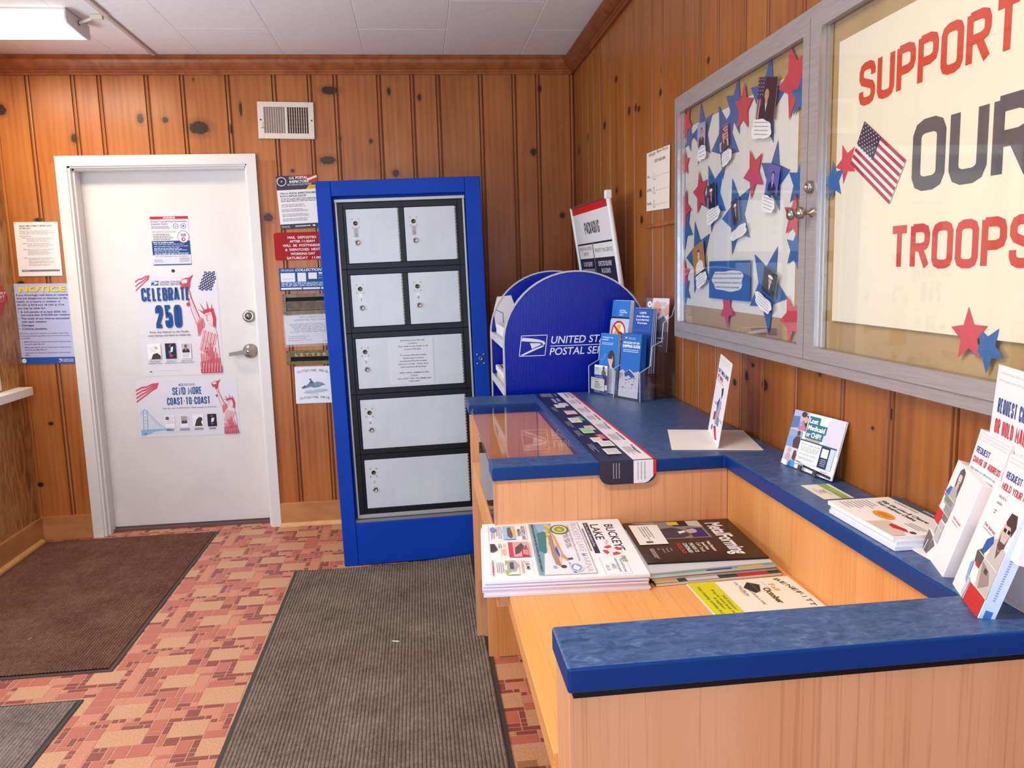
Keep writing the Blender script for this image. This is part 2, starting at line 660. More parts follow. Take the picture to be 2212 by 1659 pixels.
        if cap:
            s.ell(x0 + .5 * w, y0 + .195 * h, .21 * w, .085 * h, cap)
            s.poly([q(*p) for p in ((.32, .26), (.68, .26), (.64, .29), (.36, .29))], '15151a')
        return s

    def done(s, name='print'):
        if not s.mb.f:
            return None
        return s.mb.build(name, [pm(c, .5, 0, .22) for c in s.mats], s.p, s.M)


class Sheet(Print):
    """a sheet of paper or card: top-level thing (or part) with its print as a child"""

    def __init__(s, name, label, cat, TL, TR, BL, col='f2efec', th=.0008, group=None, outline=None, parent=None, rough=.5, material=None):
        TL, TR, BL = Vector(TL), Vector(TR), Vector(BL)
        u = TR - TL
        w = u.length
        u.normalize()
        v = TL - BL
        v = v - u * v.dot(u)
        h = v.length
        v.normalize()
        n = u.cross(v)
        o = TL - v * h
        M = frame(o, u, v, n)
        pts = [(p[0] * w, (1 - p[1]) * h) for p in (outline if isinstance(outline, list) else [(0, 1), (1, 1), (1, 0), (0, 0)])]
        mb = MB()
        if outline == 'stamp':
            e, n1, n2 = .0042, int(w / .0165), int(h / .0165)
            mb.box((e, e, -th), (w - e, h - e, 0))
            for n_, L0, sides in ((n1, w, (0, 2)), (n2, h, (1, 3))):
                for sd in sides:
                    for i_ in range(n_):
                        a_, b_ = e + (L0 - 2 * e) * i_ / n_, e + (L0 - 2 * e) * (i_ + 1) / n_
                        m1, m2 = a_ + (b_ - a_) * .22, a_ + (b_ - a_) * .78
                        tr = [(a_, e), (b_, e), (m2, .0), (m1, .0)][::-1]
                        tr = {0: tr, 2: [(w - x, h - y) for x, y in tr], 1: [(w - y, x) for x, y in tr], 3: [(y, h - x) for x, y in tr]}[sd]
                        mb.prism(tr[::-1], -th, 0)
        elif outline:
            mb.prism(pts, -th, 0, caps=False)
            k_ = len(pts)
            for zz, fl in ((0, 1), (-th, 0)):
                mb.add([(w / 2, h / 2, zz)] + [(p[0], p[1], zz) for p in pts], [((0, 1 + i, 1 + (i + 1) % k_) if fl else (0, 1 + (i + 1) % k_, 1 + i)) for i in range(k_)])
        else:
            mb.prism(pts, -th, 0)
        ob = mb.build(name, material or pm(col, rough, 0, .3), parent, M)
        if label:
            tag(ob, label, cat if parent is None else None, group)
        s.o = ob
        Print.__init__(s, ob, M, w, h)


def blob(seed=1, n=26, amp=.07):
    rr = random.Random(seed)
    ph = [rr.uniform(0, 6.28) for _ in range(3)]
    pts = []
    for i in range(n):
        a = -2 * pi * i / n
        sq = 1 / max(abs(cos(a)), abs(sin(a))) ** .6
        q = .43 * sq * (1 + amp * sin(3 * a + ph[0]) + amp * .6 * sin(7 * a + ph[1]))
        pts.append((min(1, max(0, .5 + q * cos(a))), min(1, max(0, .5 + q * sin(a)))))
    return pts


def roundrect(rx, ry, n=5):
    pts = []
    for cx, cy, a0 in ((1 - rx, 1 - ry, 0), (rx, 1 - ry, 90), (rx, ry, 180), (1 - rx, ry, 270)):
        for i in range(n + 1):
            a = math.radians(a0 + 90 * i / n)
            pts.append((cx + rx * cos(a), cy + ry * sin(a)))
    return pts[::-1]



# ================================================================== the room
YB, XR, XL, ZC, YF = 4.68, .921, -2.175, 2.62, -1.75     # back wall, right wall, left wall, ceiling, street wall


def bk(x, y, rx, ry):
    p = PY(x, y, YB)
    s = p.y / F
    return (p.x, p.z, rx * s, ry * s)


def rk(x, y, rx, ry):
    p, q = PX(x, y, XR), PX(x + rx, y, XR)
    return (p.y, p.z, max(.006, abs(p.y - q.y)), ry * p.y / F)


BKN = [bk(*k) for k in ((430, 276, 21, 14), (303, 256, 7, 10), (357, 259, 6, 6), (161, 299, 7, 9), (4, 237, 8, 11), (712, 195, 17, 9),
                        (708, 346, 17, 9), (801, 305, 4, 5), (855, 374, 7, 8), (840, 197, 4, 8), (906, 210, 4, 7), (1153, 328, 7, 8),
                        (1166, 191, 4, 8), (580, 470, 10, 9), (110, 915, 5, 4), (88, 1047, 6, 5), (1215, 465, 6, 6), (735, 300, 3, 5), (498, 279, 4, 9),
                        (520, 235, 3, 14), (632, 369, 4, 4), (45, 612, 7, 5), (83, 475, 8, 4))]
RKN = [rk(*k) for k in ((1331, 172, 3, 7), (1306, 271, 3, 9), (1359, 240, 3, 9), (1373, 233, 3, 7), (1380, 235, 3, 7), (1270, 296, 2, 9),
                        (1251, 325, 2, 9), (1384, 418, 3, 9), (1386, 475, 3, 9), (1332, 412, 3, 6), (1587, 826, 4, 8), (1613, 812, 4, 14),
                        (1652, 832, 7, 13), (1626, 789, 4, 5), (1771, 808, 4, 6), (1926, 894, 7, 14), (1885, 925, 4, 5), (1530, 130, 3, 7), (1427, 200, 3, 8))]
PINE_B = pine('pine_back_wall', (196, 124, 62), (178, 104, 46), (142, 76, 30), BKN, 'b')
PINE_R = pine('pine_right_wall', (178, 111, 48), (156, 91, 35), (118, 64, 21), RKN, 'r')  # darker copy of the pine: the corner's shade is put into its colour
STAIN = mottled('stained_trim', [(.3, (140, 72, 34)), (.6, (172, 98, 50))], 14, 4, .35, (1, 1, 1))
GROOVE = pm('864a22', .4)
CASE_W = pm('e6ded5', .45)


def plank_mesh(w, h, m, bead=.026):
    prof = [(0.0015, .018), (.0015, .001), (.003, 0), (w - bead, 0), (w - bead + .003, .007), (w - bead + .0065, .007), (w - bead + .009, .001),
            (w - bead * .48, -.001), (w - .007, .001), (w - .005, .007), (w - .001, .007), (w, .018)]
    if w < bead * 1.6:
        prof = [(0.001, .018), (.001, 0), (w, 0), (w, .018)]
    b = MB().prism(prof, 0, h, 'z')
    if len(prof) == 12:
        for i in (3, 4, 5, 8, 9, 10):
            b.m[i] = 1
    return b.mesh('plank', [m, GROOVE])


def planks(wall, edges, z0, z1, M0, m, R_=None, split=None):
    """edges in wall-local u; split(u0, u1) gives the list of (u0, u1, z0, z1) boards for one board"""
    for a, b in zip(edges, edges[1:]):
        for (p, q, za, zb) in (split(a, b) if split else [(a, b, z0, z1)]):
            if q - p < .012:
                continue
            o = D.objects.new('plank', plank_mesh(q - p, zb - za, m, .026 if wall.name != 'wall_right' else .020))
            put(o, wall, M0 @ Matrix.Translation((p, 0, za)))


wall_back = struct('wall_back', (0, YB, 0))
bx = [XL, -2.161, -1.983, -1.755, -1.622, -1.382, -1.199, -.964, -.72, -.531, -.392, -.157, .025, .168, .405, .592, .726, XR]
DX0, DX1, DZ = -1.86, -.885, 2.075                     # opening in the boards for the door frame


def dsplit(a, b):
    if b <= DX0 or a >= DX1:
        return [(a, b, .10, 2.56)]
    out = [(a, b, DZ, 2.56)]
    if a < DX0:
        out.append((a, DX0, .10, DZ))
    if b > DX1:
        out.append((DX1, b, .10, DZ))
    return out


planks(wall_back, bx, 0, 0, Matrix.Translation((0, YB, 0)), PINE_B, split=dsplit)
MB().box((XL - .05, YB + .017, -.1), (DX0, YB + .03, ZC)).box((DX1, YB + .017, -.1), (XR + .05, YB + .03, ZC)).box((DX0, YB + .017, DZ), (DX1, YB + .03, ZC)).build(
    'wall_core', pm('6a4224', .8), wall_back)

wall_right = struct('wall_right', (XR, 0, 0))
ry = [4.68, 4.443, 4.30, 4.163, 4.016, 3.812, 3.54, 3.388, 3.125, 2.989, 2.753, 2.59, 2.433, 2.23, 2.081, 1.882, 1.66, 1.472, 1.28, 1.09, .86, .70, .48, .30, .05, -.25, -.55, -.9, -1.3, YF]
# local u runs from the back corner towards the camera
MR = frame((XR, YB, 0), (0, -1, 0), (1, 0, 0), (0, 0, 1))
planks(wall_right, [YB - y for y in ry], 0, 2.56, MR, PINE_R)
MB().box((XR + .017, YF, -.1), (XR + .03, YB + .03, ZC)).build('wall_core', pm('6a4224', .8), wall_right)

wall_left = struct('wall_left', (XL, 0, 0))
LEFTP = mottled('left_wall_panel', [(.30, (112, 68, 30)), (.46, (158, 104, 52)), (.62, (188, 134, 74))], 16, 7, .45, (1, 1, .3), 1.2, .25)
MB().box((XL - .03, YF, 0), (XL, 1.3, ZC)).box((XL - .03, 1.3, 0), (XL, 4.40, .86)).box((XL - .03, 1.3, 1.96), (XL, 4.40, ZC)).box(
    (XL - .03, 4.40, 0), (XL, YB + .02, ZC)).build('panel', LEFTP, wall_left)

wall_front = struct('wall_front', (0, YF, 0))
MB().box((XL, YF - .1, 0), (XR, YF, .75)).box((XL, YF - .1, 2.2), (XR, YF, ZC)).box((XL, YF - .1, .75), (-2.0, YF, 2.2)).box(
    (.5, YF - .1, .75), (XR, YF, 2.2)).build('panel', pm('b07a4a', .5), wall_front)
PANE = glass('window_pane', (1, 1, 1), .04)
w2 = struct('window_2', (-.75, YF, .75))
fr = MB()
for x in (-2.0, -.79, .46):
    fr.box((x, YF - .09, .75), (x + .05, YF + .02, 2.2))
fr.box((-2.0, YF - .09, .75), (.5, YF + .02, .80)).box((-2.0, YF - .09, 2.15), (.5, YF + .02, 2.2))
fr.build('window_frame', pm('dcdcd8', .4), w2)
MB().box((-1.95, YF - .06, .8), (-.79, YF - .054, 2.15)).build('pane', PANE, w2)
MB().box((-.74, YF - .06, .8), (.46, YF - .054, 2.15)).build('pane', PANE, w2)

# window in the left wall, its white sill just inside the frame
w1 = struct('window_1', (XL, 2.85, .86))
fr = MB()
fr.box((XL - .05, 1.3, .86), (XL + .012, 1.36, 1.96)).box((XL - .05, 4.36, .90), (XL + .012, 4.402, 1.96)).box((XL - .05, 1.3, 1.90), (XL + .012, 4.40, 1.96)).box(
    (XL - .05, 2.8, .86), (XL, 2.86, 1.96))
fr.build('window_frame', pm('e8ddc8', .45), w1)
MB().box((XL - .04, 1.36, .88), (XL - .034, 2.8, 1.90)).build('pane', PANE, w1)
MB().box((XL - .04, 2.86, .88), (XL - .034, 4.36, 1.90)).build('pane', PANE, w1)
MB().box((XL - .05, 1.2, .842), (XL + .075, 4.60, .888)).build('window_sill', pm('e9e2d6', .4), w1, bevel=.004)

# ceiling: staggered fibre tiles, recessed pale joints
ceiling = struct('ceiling', (0, 1.5, ZC))
MB().box((XL - .05, YF - .1, ZC + .0016), (XR + .05, YB + .05, ZC + .03)).build('ceiling_board', pm('fbf7f2', .8), ceiling)
TILE = mottled('ceiling_tile_paint', [(.3, (238, 230, 226)), (.7, (245, 238, 234))], 30, 4, .8, (1, 1, 1), .2, .06)
_cm = {}
for c in range(-6, 3):
    xa, xb = max(XL, -.237 + .4275 * c), min(XR, -.237 + .4275 * (c + 1))
    if xb - xa < .02:
        continue
    ys = [4.175 + .91 * k for k in range(-7, 2)] if c % 2 == 0 else [4.655 + .91 * k for k in range(-7, 2)]
    for ya, yb in zip(ys, ys[1:]):
        ya, yb = max(ya, YF), min(yb, YB + .02)
        if yb - ya < .02:
            continue
        k = (round(xb - xa, 3), round(yb - ya, 3))
        if k not in _cm:
            g = .0025
            b = MB()
            b.add([(g, g, 0), (k[0] - g, g, 0), (k[0] - g, k[1] - g, 0), (g, k[1] - g, 0), (.0012, .0012, .0015), (k[0] - .0012, .0012, .0015), (k[0] - .0012, k[1] - .0012, .0015), (.0012, k[1] - .0012, .0015)],
                  [(0, 3, 2, 1), (0, 1, 5, 4), (1, 2, 6, 5), (2, 3, 7, 6), (3, 0, 4, 7)])
            _cm[k] = b.mesh('ceiling_tile', TILE)
        put(D.objects.new('ceiling_tile', _cm[k]), ceiling, Matrix.Translation((xa, ya, ZC)))

# crown moulding (back wall, right wall)
prof = [(0, 2.523), (.014, 2.523), (.014, 2.533), (.020, 2.537), (.020, 2.545), (.028, 2.550), (.040, 2.562), (.050, 2.575), (.055, 2.588), (.055, 2.594), (.045, 2.598), (.040, 2.62), (0, 2.62)]
t1 = MB().prism([(YB - p[0], p[1]) for p in prof], XL, XR, 'x').build('trim_1', STAIN)
t1['kind'] = 'structure'
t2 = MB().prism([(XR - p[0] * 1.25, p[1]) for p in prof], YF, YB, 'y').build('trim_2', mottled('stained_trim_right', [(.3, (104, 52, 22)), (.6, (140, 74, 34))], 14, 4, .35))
t2['kind'] = 'structure'
# baseboards and quarter rounds
BASE = mottled('baseboard_stain', [(.3, (172, 108, 56)), (.65, (200, 136, 80))], 10, 4, .4, (.3, .3, 1))
bb = struct('baseboard_back', (0, YB, 0))
MB().box((XL, YB - .016, 0), (DX0 - .035, YB + .018, .137)).build('board', BASE, bb, bevel=.003)
MB().box((DX1 + .03, YB - .016, 0), (XR, YB + .018, .137)).build('board', BASE, bb, bevel=.003)
MB().prism([(YB - .016, 0), (YB - .034, 0), (YB - .032, .010), (YB - .025, .018), (YB - .016, .021)], DX1 + .03, XR, 'x').build('quarter_round', mottled('quarter_round_stain', [(.3, (216, 158, 98)), (.7, (234, 180, 120))], 9, 3, .4), bb)
bl = struct('baseboard_left', (XL, 0, 0))
MB().box((XL, YF, 0), (XL + .016, YB - .016, .137)).build('board', BASE, bl, bevel=.003)
MB().prism([(XL + .016, 0), (XL + .036, 0), (XL + .034, .012), (XL + .026, .02), (XL + .016, .023)], YF, YB - .05, 'y').build('quarter_round', mottled('quarter_round_stain_left', [(.3, (206, 146, 84)), (.7, (226, 168, 104))], 9, 3, .4), bl)
# narrow batten with inset boards low on the right wall, beside the cabinet
t3 = MB().box((XR - .012, 2.80, 1.592), (XR, 3.19, 1.606)).build('trim_3', STAIN, bevel=.002)
t3['kind'] = 'structure'

# floor: printed mosaic sheet with embossed pieces
floor = struct('floor', (0, 1.5, 0))
MB().box((XL - .05, YF - .1, -.05), (XR + .05, YB + .2, -.0012)).build('grout_sheet', mottled('grout', [(.3, (188, 136, 100)), (.7, (206, 156, 118))], 60, 4, .6), floor)
def tilem(n, a, b):
    m = mottled(n, [(.36, a), (.64, b)], 210, 5, .45, (1, 1, 1), .3)
    return m
TM = [tilem('stone_cream', (186, 130, 92), (218, 164, 122)), tilem('stone_salmon', (192, 116, 88), (216, 142, 112)), tilem('stone_red', (176, 92, 74), (198, 112, 90)),
      tilem('stone_maroon', (130, 58, 52), (152, 74, 64))]
G = .0235
UN = 22
grid = [[0] * UN for _ in range(UN)]
cells = []
rr = random.Random(11)
for (i, j, w_, h_) in ((1, 1, 5, 4), (13, 3, 6, 5), (6, 9, 5, 4), (16, 12, 5, 4), (2, 16, 6, 4), (11, 17, 5, 4)):
    for a in range(w_):
        for b in range(h_):
            grid[j + b][i + a] = 1
    cells.append((i, j, w_, h_, 0))
big = 99
for j in range(UN):
    for i in range(UN):
        if grid[j][i]:
            continue
        opts = [(6, 5, 0), (5, 4, 0), (4, 2, 2), (3, 3, 2), (3, 2, 2), (2, 3, 2), (4, 3, 2), (3, 2, 1), (2, 2, 1), (4, 2, 1), (2, 3, 1), (2, 2, 3), (3, 1, 3), (1, 2, 3), (1, 1, 3), (2, 1, 3), (2, 1, 2), (1, 3, 2), (1, 2, 2), (1, 1, 1)]
        wts = [4 if big < 4 else 0, 5 if big < 7 else 0, 5, 4, 5, 5, 2, 4, 3, 3, 3, 4, 2, 2, 3, 2, 2, 2, 1, 1]
        for _ in range(60):
            w_, h_, c_ = rr.choices(opts, wts)[0]
            if i + w_ <= UN and j + h_ <= UN and all(grid[j + b][i + a] == 0 for a in range(w_) for b in range(h_)):
                break
        else:
            w_, h_, c_ = 1, 1, 3
        if c_ == 0:
            big += 1
        for a in range(w_):
            for b in range(h_):
                grid[j + b][i + a] = 1
        cells.append((i, j, w_, h_, c_))
_tm = {}


def tmesh(w_, h_, c_):
    k = (w_, h_, c_)
    if k not in _tm:
        g = .0027 if c_ else .0003
        e = .0012
        X, Y = w_ * G, h_ * G
        b = MB()
        b.add([(g, g, 0), (X - g, g, 0), (X - g, Y - g, 0), (g, Y - g, 0), (g - e / 2, g - e / 2, -.0012), (X - g + e / 2, g - e / 2, -.0012), (X - g + e / 2, Y - g + e / 2, -.0012), (g - e / 2, Y - g + e / 2, -.0012)],
              [(0, 1, 2, 3), (4, 5, 1, 0), (5, 6, 2, 1), (6, 7, 3, 2), (7, 4, 0, 3)])
        _tm[k] = (b, b.mesh('tile', TM[c_]))
    return _tm[k]


MATS_XY = [(-2.15, -1.20, 2.99, 4.64), (-.667, .219, -1.0, 3.9), (-2.15, -1.223, .5, 2.79)]
cand = []
U = UN * G
for a in range(-6, 3):
    for b in range(-1, 12):
        for (i, j, w_, h_, c_) in cells:
            x, y = XL + .02 + (a + 6) * U + i * G, .55 + b * U + j * G
            cx, cy = x + w_ * G / 2, y + h_ * G / 2
            if cx > XR or cx < XL or cy > (4.79 if DX0 < cx < DX1 else 4.70) or cy < .4:
                continue
            if any(m[0] + .02 < cx < m[1] - .02 and m[2] + .02 < cy < m[3] - .02 for m in MATS_XY):
                continue
            px, py, pz = PROJ((cx, cy, 0))
            vis = -20 < px < IW + 20 and -20 < py < IH + 20 and cx < .32 and not (cx > -.44 and cy > 3.9)
            cand.append((-(w_ * h_ / pz ** 3) if vis else 0, x, y, w_, h_, c_))
cand.sort()
rest = MB()
for n, (k, x, y, w_, h_, c_) in enumerate(cand):
    b, me = tmesh(w_, h_, c_)
    if n < 300 and k < 0:
        put(D.objects.new('tile', me), floor, Matrix.Translation((x, y, 0)))
    else:
        o = len(rest.v)
        rest.v += [v + Vector((x, y, 0)) for v in b.v]
        rest.f += [[q + o for q in f] for f in b.f]
        rest.m += [c_] * len(b.f)
        rest.sm += [False] * len(b.f)
tag(rest.build('tiles', TM, floor), kind='stuff')

# door 1 in the back wall
door = struct('door_1', (-1.37, YB, 0))
DW = mottled('door_paint', [(.25, (216, 208, 202)), (.55, (226, 218, 211)), (.8, (230, 223, 216))], 3, 6, .42, (1, 1, 1), .4)
YD = 4.78
cx0, cx1, ct = -1.894, -.853, 2.109
ci0, ci1, cti = -1.836, -.905, 2.056
yc = YB - .018
for nm, pts in (('door_casing', [(cx0, 0), (ci0, 0), (ci0, cti), (cx0, ct)]), ('door_casing', [(ci1, 0), (cx1, 0), (cx1, ct), (ci1, cti)]), ('door_casing', [(cx0, ct), (ci0, cti), (ci1, cti), (cx1, ct)])):
    MB().prism(pts, yc, YB + .02, 'y').build(nm, CASE_W, door, bevel=.002)
jm = MB()
jm.box((ci0 - .004, yc + .01, 0), (ci0 + .012, YD + .05, cti + .006)).box((ci1 - .008, yc + .01, 0), (ci1 + .006, YD + .05, cti + .006)).box((ci0 - .004, yc + .01, cti - .010), (ci1 + .006, YD + .05, cti + .006))
jm.box((ci0 + .012, YB + .02, 0), (ci0 + .022, YD - .004, cti - .01)).box((ci1 - .018, YB + .02, 0), (ci1 - .008, YD - .004, cti - .01)).box((ci0 + .012, YB + .02, cti - .02), (ci1 - .008, YD - .004, cti - .01))
jm.build('door_jamb', pm('e4dfd9', .45), door, bevel=.001)
MB().box((ci0 + .013, YD, .022), (ci1 - .010, YD + .04, cti - .012)).build('door_leaf', DW, door, bevel=.002)
MB().box((ci0, YD - .03, -.001), (ci1, YD + .05, .014)).build('threshold', pm('6a4a44', .6), door)
NICKEL = pm('b3aba4', .28, 1.)
NICK_D = pm('857d76', .3, 1.)
c = PY(538, 683, YD)
db = MB().lathe(c, (0, -1, 0), [(.036, 0), (.036, .006), (.031, .014), (.022, .019), (.019, .014), (.0, .014)]).build('deadbolt', NICKEL, door)
MB().lathe(c - Vector((0, .012, 0)), (0, -1, 0), [(.016, 0), (.016, .006), (.0, .006)]).box(c + Vector((-.0012, -.020, -.009)), c + Vector((.0012, -.0182, .001)), 0).build('keyway', NICK_D, db)
c = PY(541, 758, YD)
rs = MB().lathe(c, (0, -1, 0), [(.043, 0), (.043, .006), (.038, .016), (.028, .024), (.020, .028), (.018, .050), (.0, .052)]).build('lever_rose', NICKEL, door)
lv = MB()
e = c + Vector((-.108, -.045, -.012))
lv.prism([(c.x + .012, c.z - .014), (c.x + .012, c.z + .014), (c.x - .02, c.z + .013), (e.x, e.z + .009), (e.x, e.z - .009), (c.x - .02, c.z - .013)], c.y - .058, c.y - .045, 'y')
lv.box((e.x - .004, c.y - .045, e.z - .009), (e.x + .004, c.y - .022, e.z + .009))
lh = lv.build('lever_handle', NICK_D, door, bevel=.003)
MB().lathe(c - Vector((0, .056, 0)), (0, -1, 0), [(.010, 0), (.010, .006), (0, .006)], 16).build('keyway', NICKEL, lh)
c = PY(374, 585, YD)
MB().lathe(c, (0, -1, 0), [(.009, 0), (.009, .003), (.005, .004), (0, .002)], 14).build('peephole', pm('3a2c24', .3, .6), door)

# ceiling light, cable channel
fx = thing('fluorescent_light', 'wraparound fluorescent ceiling light fixture with glowing lens, top left near the back wall', 'light', (-2.05, 4.0, ZC))
MB().box((-2.90 + .74, 3.875, 2.60), (-1.465, 4.115, ZC)).build('housing', pm('d9d4d2', .5), fx)
LENS = emit('glowing_lens', (1, .96, .83), 1.45)
ln = MB()
pr = [(3.87, 2.61), (3.868, 2.575), (3.878, 2.563), (3.95, 2.556), (4.04, 2.551), (4.112, 2.550), (4.122, 2.556), (4.120, 2.61)]
ln.prism(pr, XL + .01, -1.468, 'x', caps=True)
ln.build('lens', LENS, fx)
MB().prism([(3.865, 2.612), (3.863, 2.573), (3.875, 2.558), (4.04, 2.547), (4.114, 2.546), (4.126, 2.554), (4.124, 2.612)], -1.468, -1.460, 'x').build('end_cap', pm('dcd8d8', .5), fx)
MB().cyl((-1.462, 4.00, 2.592), (-1.457, 4.00, 2.592), .011, n=12).build('cable_hole', pm('57504c', .6), fx)
ch = thing('cable_channel', 'long beige plastic cable channel stuck to the ceiling tiles beside the light', 'cable channel', (-1.325, 3.0, ZC))
MB().box((-1.335, 1.2, 2.606), (-1.313, 3.955, ZC - .0005)).build('channel_cover', pm('cfc4ba', .5), ch, bevel=.002)
MB().box((-1.338, 3.965, 2.608), (-1.318, 4.622, ZC - .0005)).build('channel_cover', pm('cbbba9', .5), ch, bevel=.002)
cs = thing('lamp_cable', 'short cream cable sleeve running from the light fixture end to the ceiling channel', 'cable', (-1.40, 3.99, 2.6))
MB().tube([(-1.458, 4.0, 2.592), (-1.43, 3.99, 2.598), (-1.395, 3.98, 2.606)], .007).build('cord', pm('e9dfc8', .5), cs)
MB().box((-1.398, 3.962, 2.600), (-1.345, 3.99, 2.6195)).build('connector_box', pm('e6dac2', .5), cs, bevel=.003)
fx_added = thing('fluorescent_light', 'added unseen second fluorescent light on the ceiling, nearer the street window', 'light', (-.55, .9, ZC))  # ceiling light added out of view for the light it gives
MB().box((-1.2, .76, 2.56), (.1, 1.04, ZC)).build('housing', pm('d9d4d2', .5), fx_added)
MB().box((-1.19, .77, 2.53), (.09, 1.03, 2.56)).build('lens', LENS, fx_added, bevel=.01)


# floor mats: ribbed pile on a rubber border
def mat_obj(label, x0, x1, y0, y1, stops, border, pitch=.0125, lift=None, seed=3):
    t = thing('floor_mat', label, 'mat', ((x0 + x1) / 2, (y0 + y1) / 2, 0))
    zl = lift or (lambda x, y: 0)
    b = MB()
    n = int((y1 - y0) / .18)
    bw = .017
    # border as one bent sheet
    NX = 14
    vs, fs = [], []
    for j in range(n + 1):
        for i in range(NX + 1):
            x, y = x0 + (x1 - x0) * i / NX, y0 + (y1 - y0) * j / n
            vs.append((x, y, .0035 + zl(x, y)))
    for j in range(n):
        for i in range(NX):
            a = j * (NX + 1) + i
            fs.append((a, a + 1, a + NX + 2, a + NX + 1))
    b.add(vs, fs)
    ring = [i for i in range(NX + 1)] + [j * (NX + 1) + NX for j in range(1, n + 1)] + [n * (NX + 1) + i for i in range(NX - 1, -1, -1)] + [j * (NX + 1) for j in range(n - 1, 0, -1)]
    lowv = [(vs[i][0], vs[i][1], 0) for i in ring]
    b.add([vs[i] for i in ring] + lowv, [(k + len(ring), (k + 1) % len(ring) + len(ring), (k + 1) % len(ring), k) for k in range(len(ring))])
    b.build('rubber_border', pm(border, .7), t)
    nr = int((x1 - x0 - 2 * bw) / pitch)
    rows = int((y1 - y0 - 2 * bw) / .04)
    rb = MB()
    vs, fs = [], []
    rr = random.Random(seed)
    K = nr * 4 + 1
    for j in range(rows + 1):
        y = y0 + bw + (y1 - y0 - 2 * bw) * j / rows
        for i in range(K):
            x = x0 + bw + (x1 - x0 - 2 * bw) * i / (K - 1)
            hgt = (.0058, .0090, .0098, .0090)[i % 4]
            vs.append((x, y, hgt + zl(x, y) + rr.uniform(-.0005, .0005)))
    for j in range(rows):
        for i in range(K - 1):
            a = j * K + i
            fs.append((a, a + 1, a + K + 1, a + K))
    rb.add(vs, fs)
    m, nt, bs = mat('mat_pile_' + border)
    v = coords(nt, (1, 1, 1))
    f1 = noisef(nt, v, 5, 4, .6)
    f2 = noisef(nt, v, 260, 3, .7)
    v3 = coords(nt, (1, .9, 1))
    f3 = noisef(nt, v3, 55, 3, .6)
    f = math_(nt, 'ADD', math_(nt, 'MULTIPLY', f1, .25), math_(nt, 'ADD', math_(nt, 'MULTIPLY', f2, .50), math_(nt, 'MULTIPLY', f3, .25)))
    r = ramp(nt, stops, f)
    # flattened, dirtier valleys between the ribs
    L(nt, r.outputs[0], bs.inputs['Base Color'])
    bs.inputs['Roughness'].default_value = .95
    bs.inputs['Specular IOR Level'].default_value = .1
    bump(nt, bs, f2, .6, .003)
    rb.build('ribbed_pile', m, t)
    return t


mat_obj('brown ribbed door mat lying in front of the white door, against the left wall', -2.135, -1.20, 2.99, 4.635, [(.36, (82, 56, 43)), (.5, (114, 80, 63)), (.64, (142, 105, 86))], '4a3a34')
mat_obj('long dark grey ribbed runner mat in the middle, in front of the blue lockers', -.667, .219, .25, 3.905, [(.36, (92, 78, 67)), (.5, (126, 110, 96)), (.64, (158, 141, 126))], '3d3733',
        lift=lambda x, y: max(0, min(1, (x + .15) / .35)) * max(0, min(1, (y - 3.6) / .3)) * .030)
mat_obj('grey ribbed mat at the lower left corner, nearest the camera', -2.135, -1.223, .9, 2.79, [(.36, (100, 87, 79)), (.5, (134, 119, 109)), (.64, (164, 149, 138))], '39322f')
p = PZ(855, 1384, .0125)
sc = thing('paper_scrap', 'tiny white paper scrap lying on the dark grey runner mat', 'scrap', p)
MB().box((-.014, -.003, -.003), (.014, .003, -.001), 0, Matrix.Translation(p) @ Matrix.Rotation(-.3, 4, 'Z')).build('paper', pm('f0ece6', .7), sc)
p = PZ(65, 1378, .012)
tag(MB().box((-.009, -.0015, -.003), (.009, .0015, -.0015)).build('straw_bit', pm('c9a984', .8), None, Matrix.Translation(p) @ Matrix.Rotation(1.1, 4, 'Z')), 'short dry straw bit lying on the brown door mat', 'scrap')
p = PZ(1140, 1652, 0)
tag(MB().box((-.03, -.02, .0002), (.03, .02, .0006)).build('floor_label', glass('clear_tape', (.93, .92, .9), .08), None, Matrix.Translation(p)), 'clear tape patch stuck on the floor beside the desk edge', 'tape')

# ================================================================== parcel lockers
LW, LH = .771, 1.876
tl = .017
LM = frame((-.426, 3.93, .001), (cos(tl), 0, sin(tl)), (0, 1, 0), (-sin(tl), 0, cos(tl)))
lk = thing('parcel_lockers', 'tall free-standing blue cabinet of seven numbered grey parcel lockers', 'lockers', M=LM)
BLUE = mottled('blue_cabinet_paint', [(.3, (0, 58, 164)), (.7, (2, 66, 178))], 3, 3, .5, (1, 1, 1), .3)
BLUE.node_tree.nodes['Principled BSDF'].inputs['Specular IOR Level'].default_value = .2
BLACK = pm('101116', .4, 0, .3)
SILV = pm('b9b4b2', .42, .35)
DOORG = mottled('locker_door_paint', [(.3, (205, 208, 212)), (.6, (216, 219, 222)), (.8, (222, 224, 226))], 5, 6, .35, (1, 1, 1), .3)
STEEL = pm('c2bfba', .25, 1.)
BRASSK = pm('6b5a48', .35, .9)


def lx(f):
    return f * LW


def lz(f):
    return (1 - f) * LH


def lbox(mb, x0, y0, x1, y1, d0, d1):
    return mb.box((lx(x0), d0, lz(y1)), (lx(x1), d1, lz(y0)))


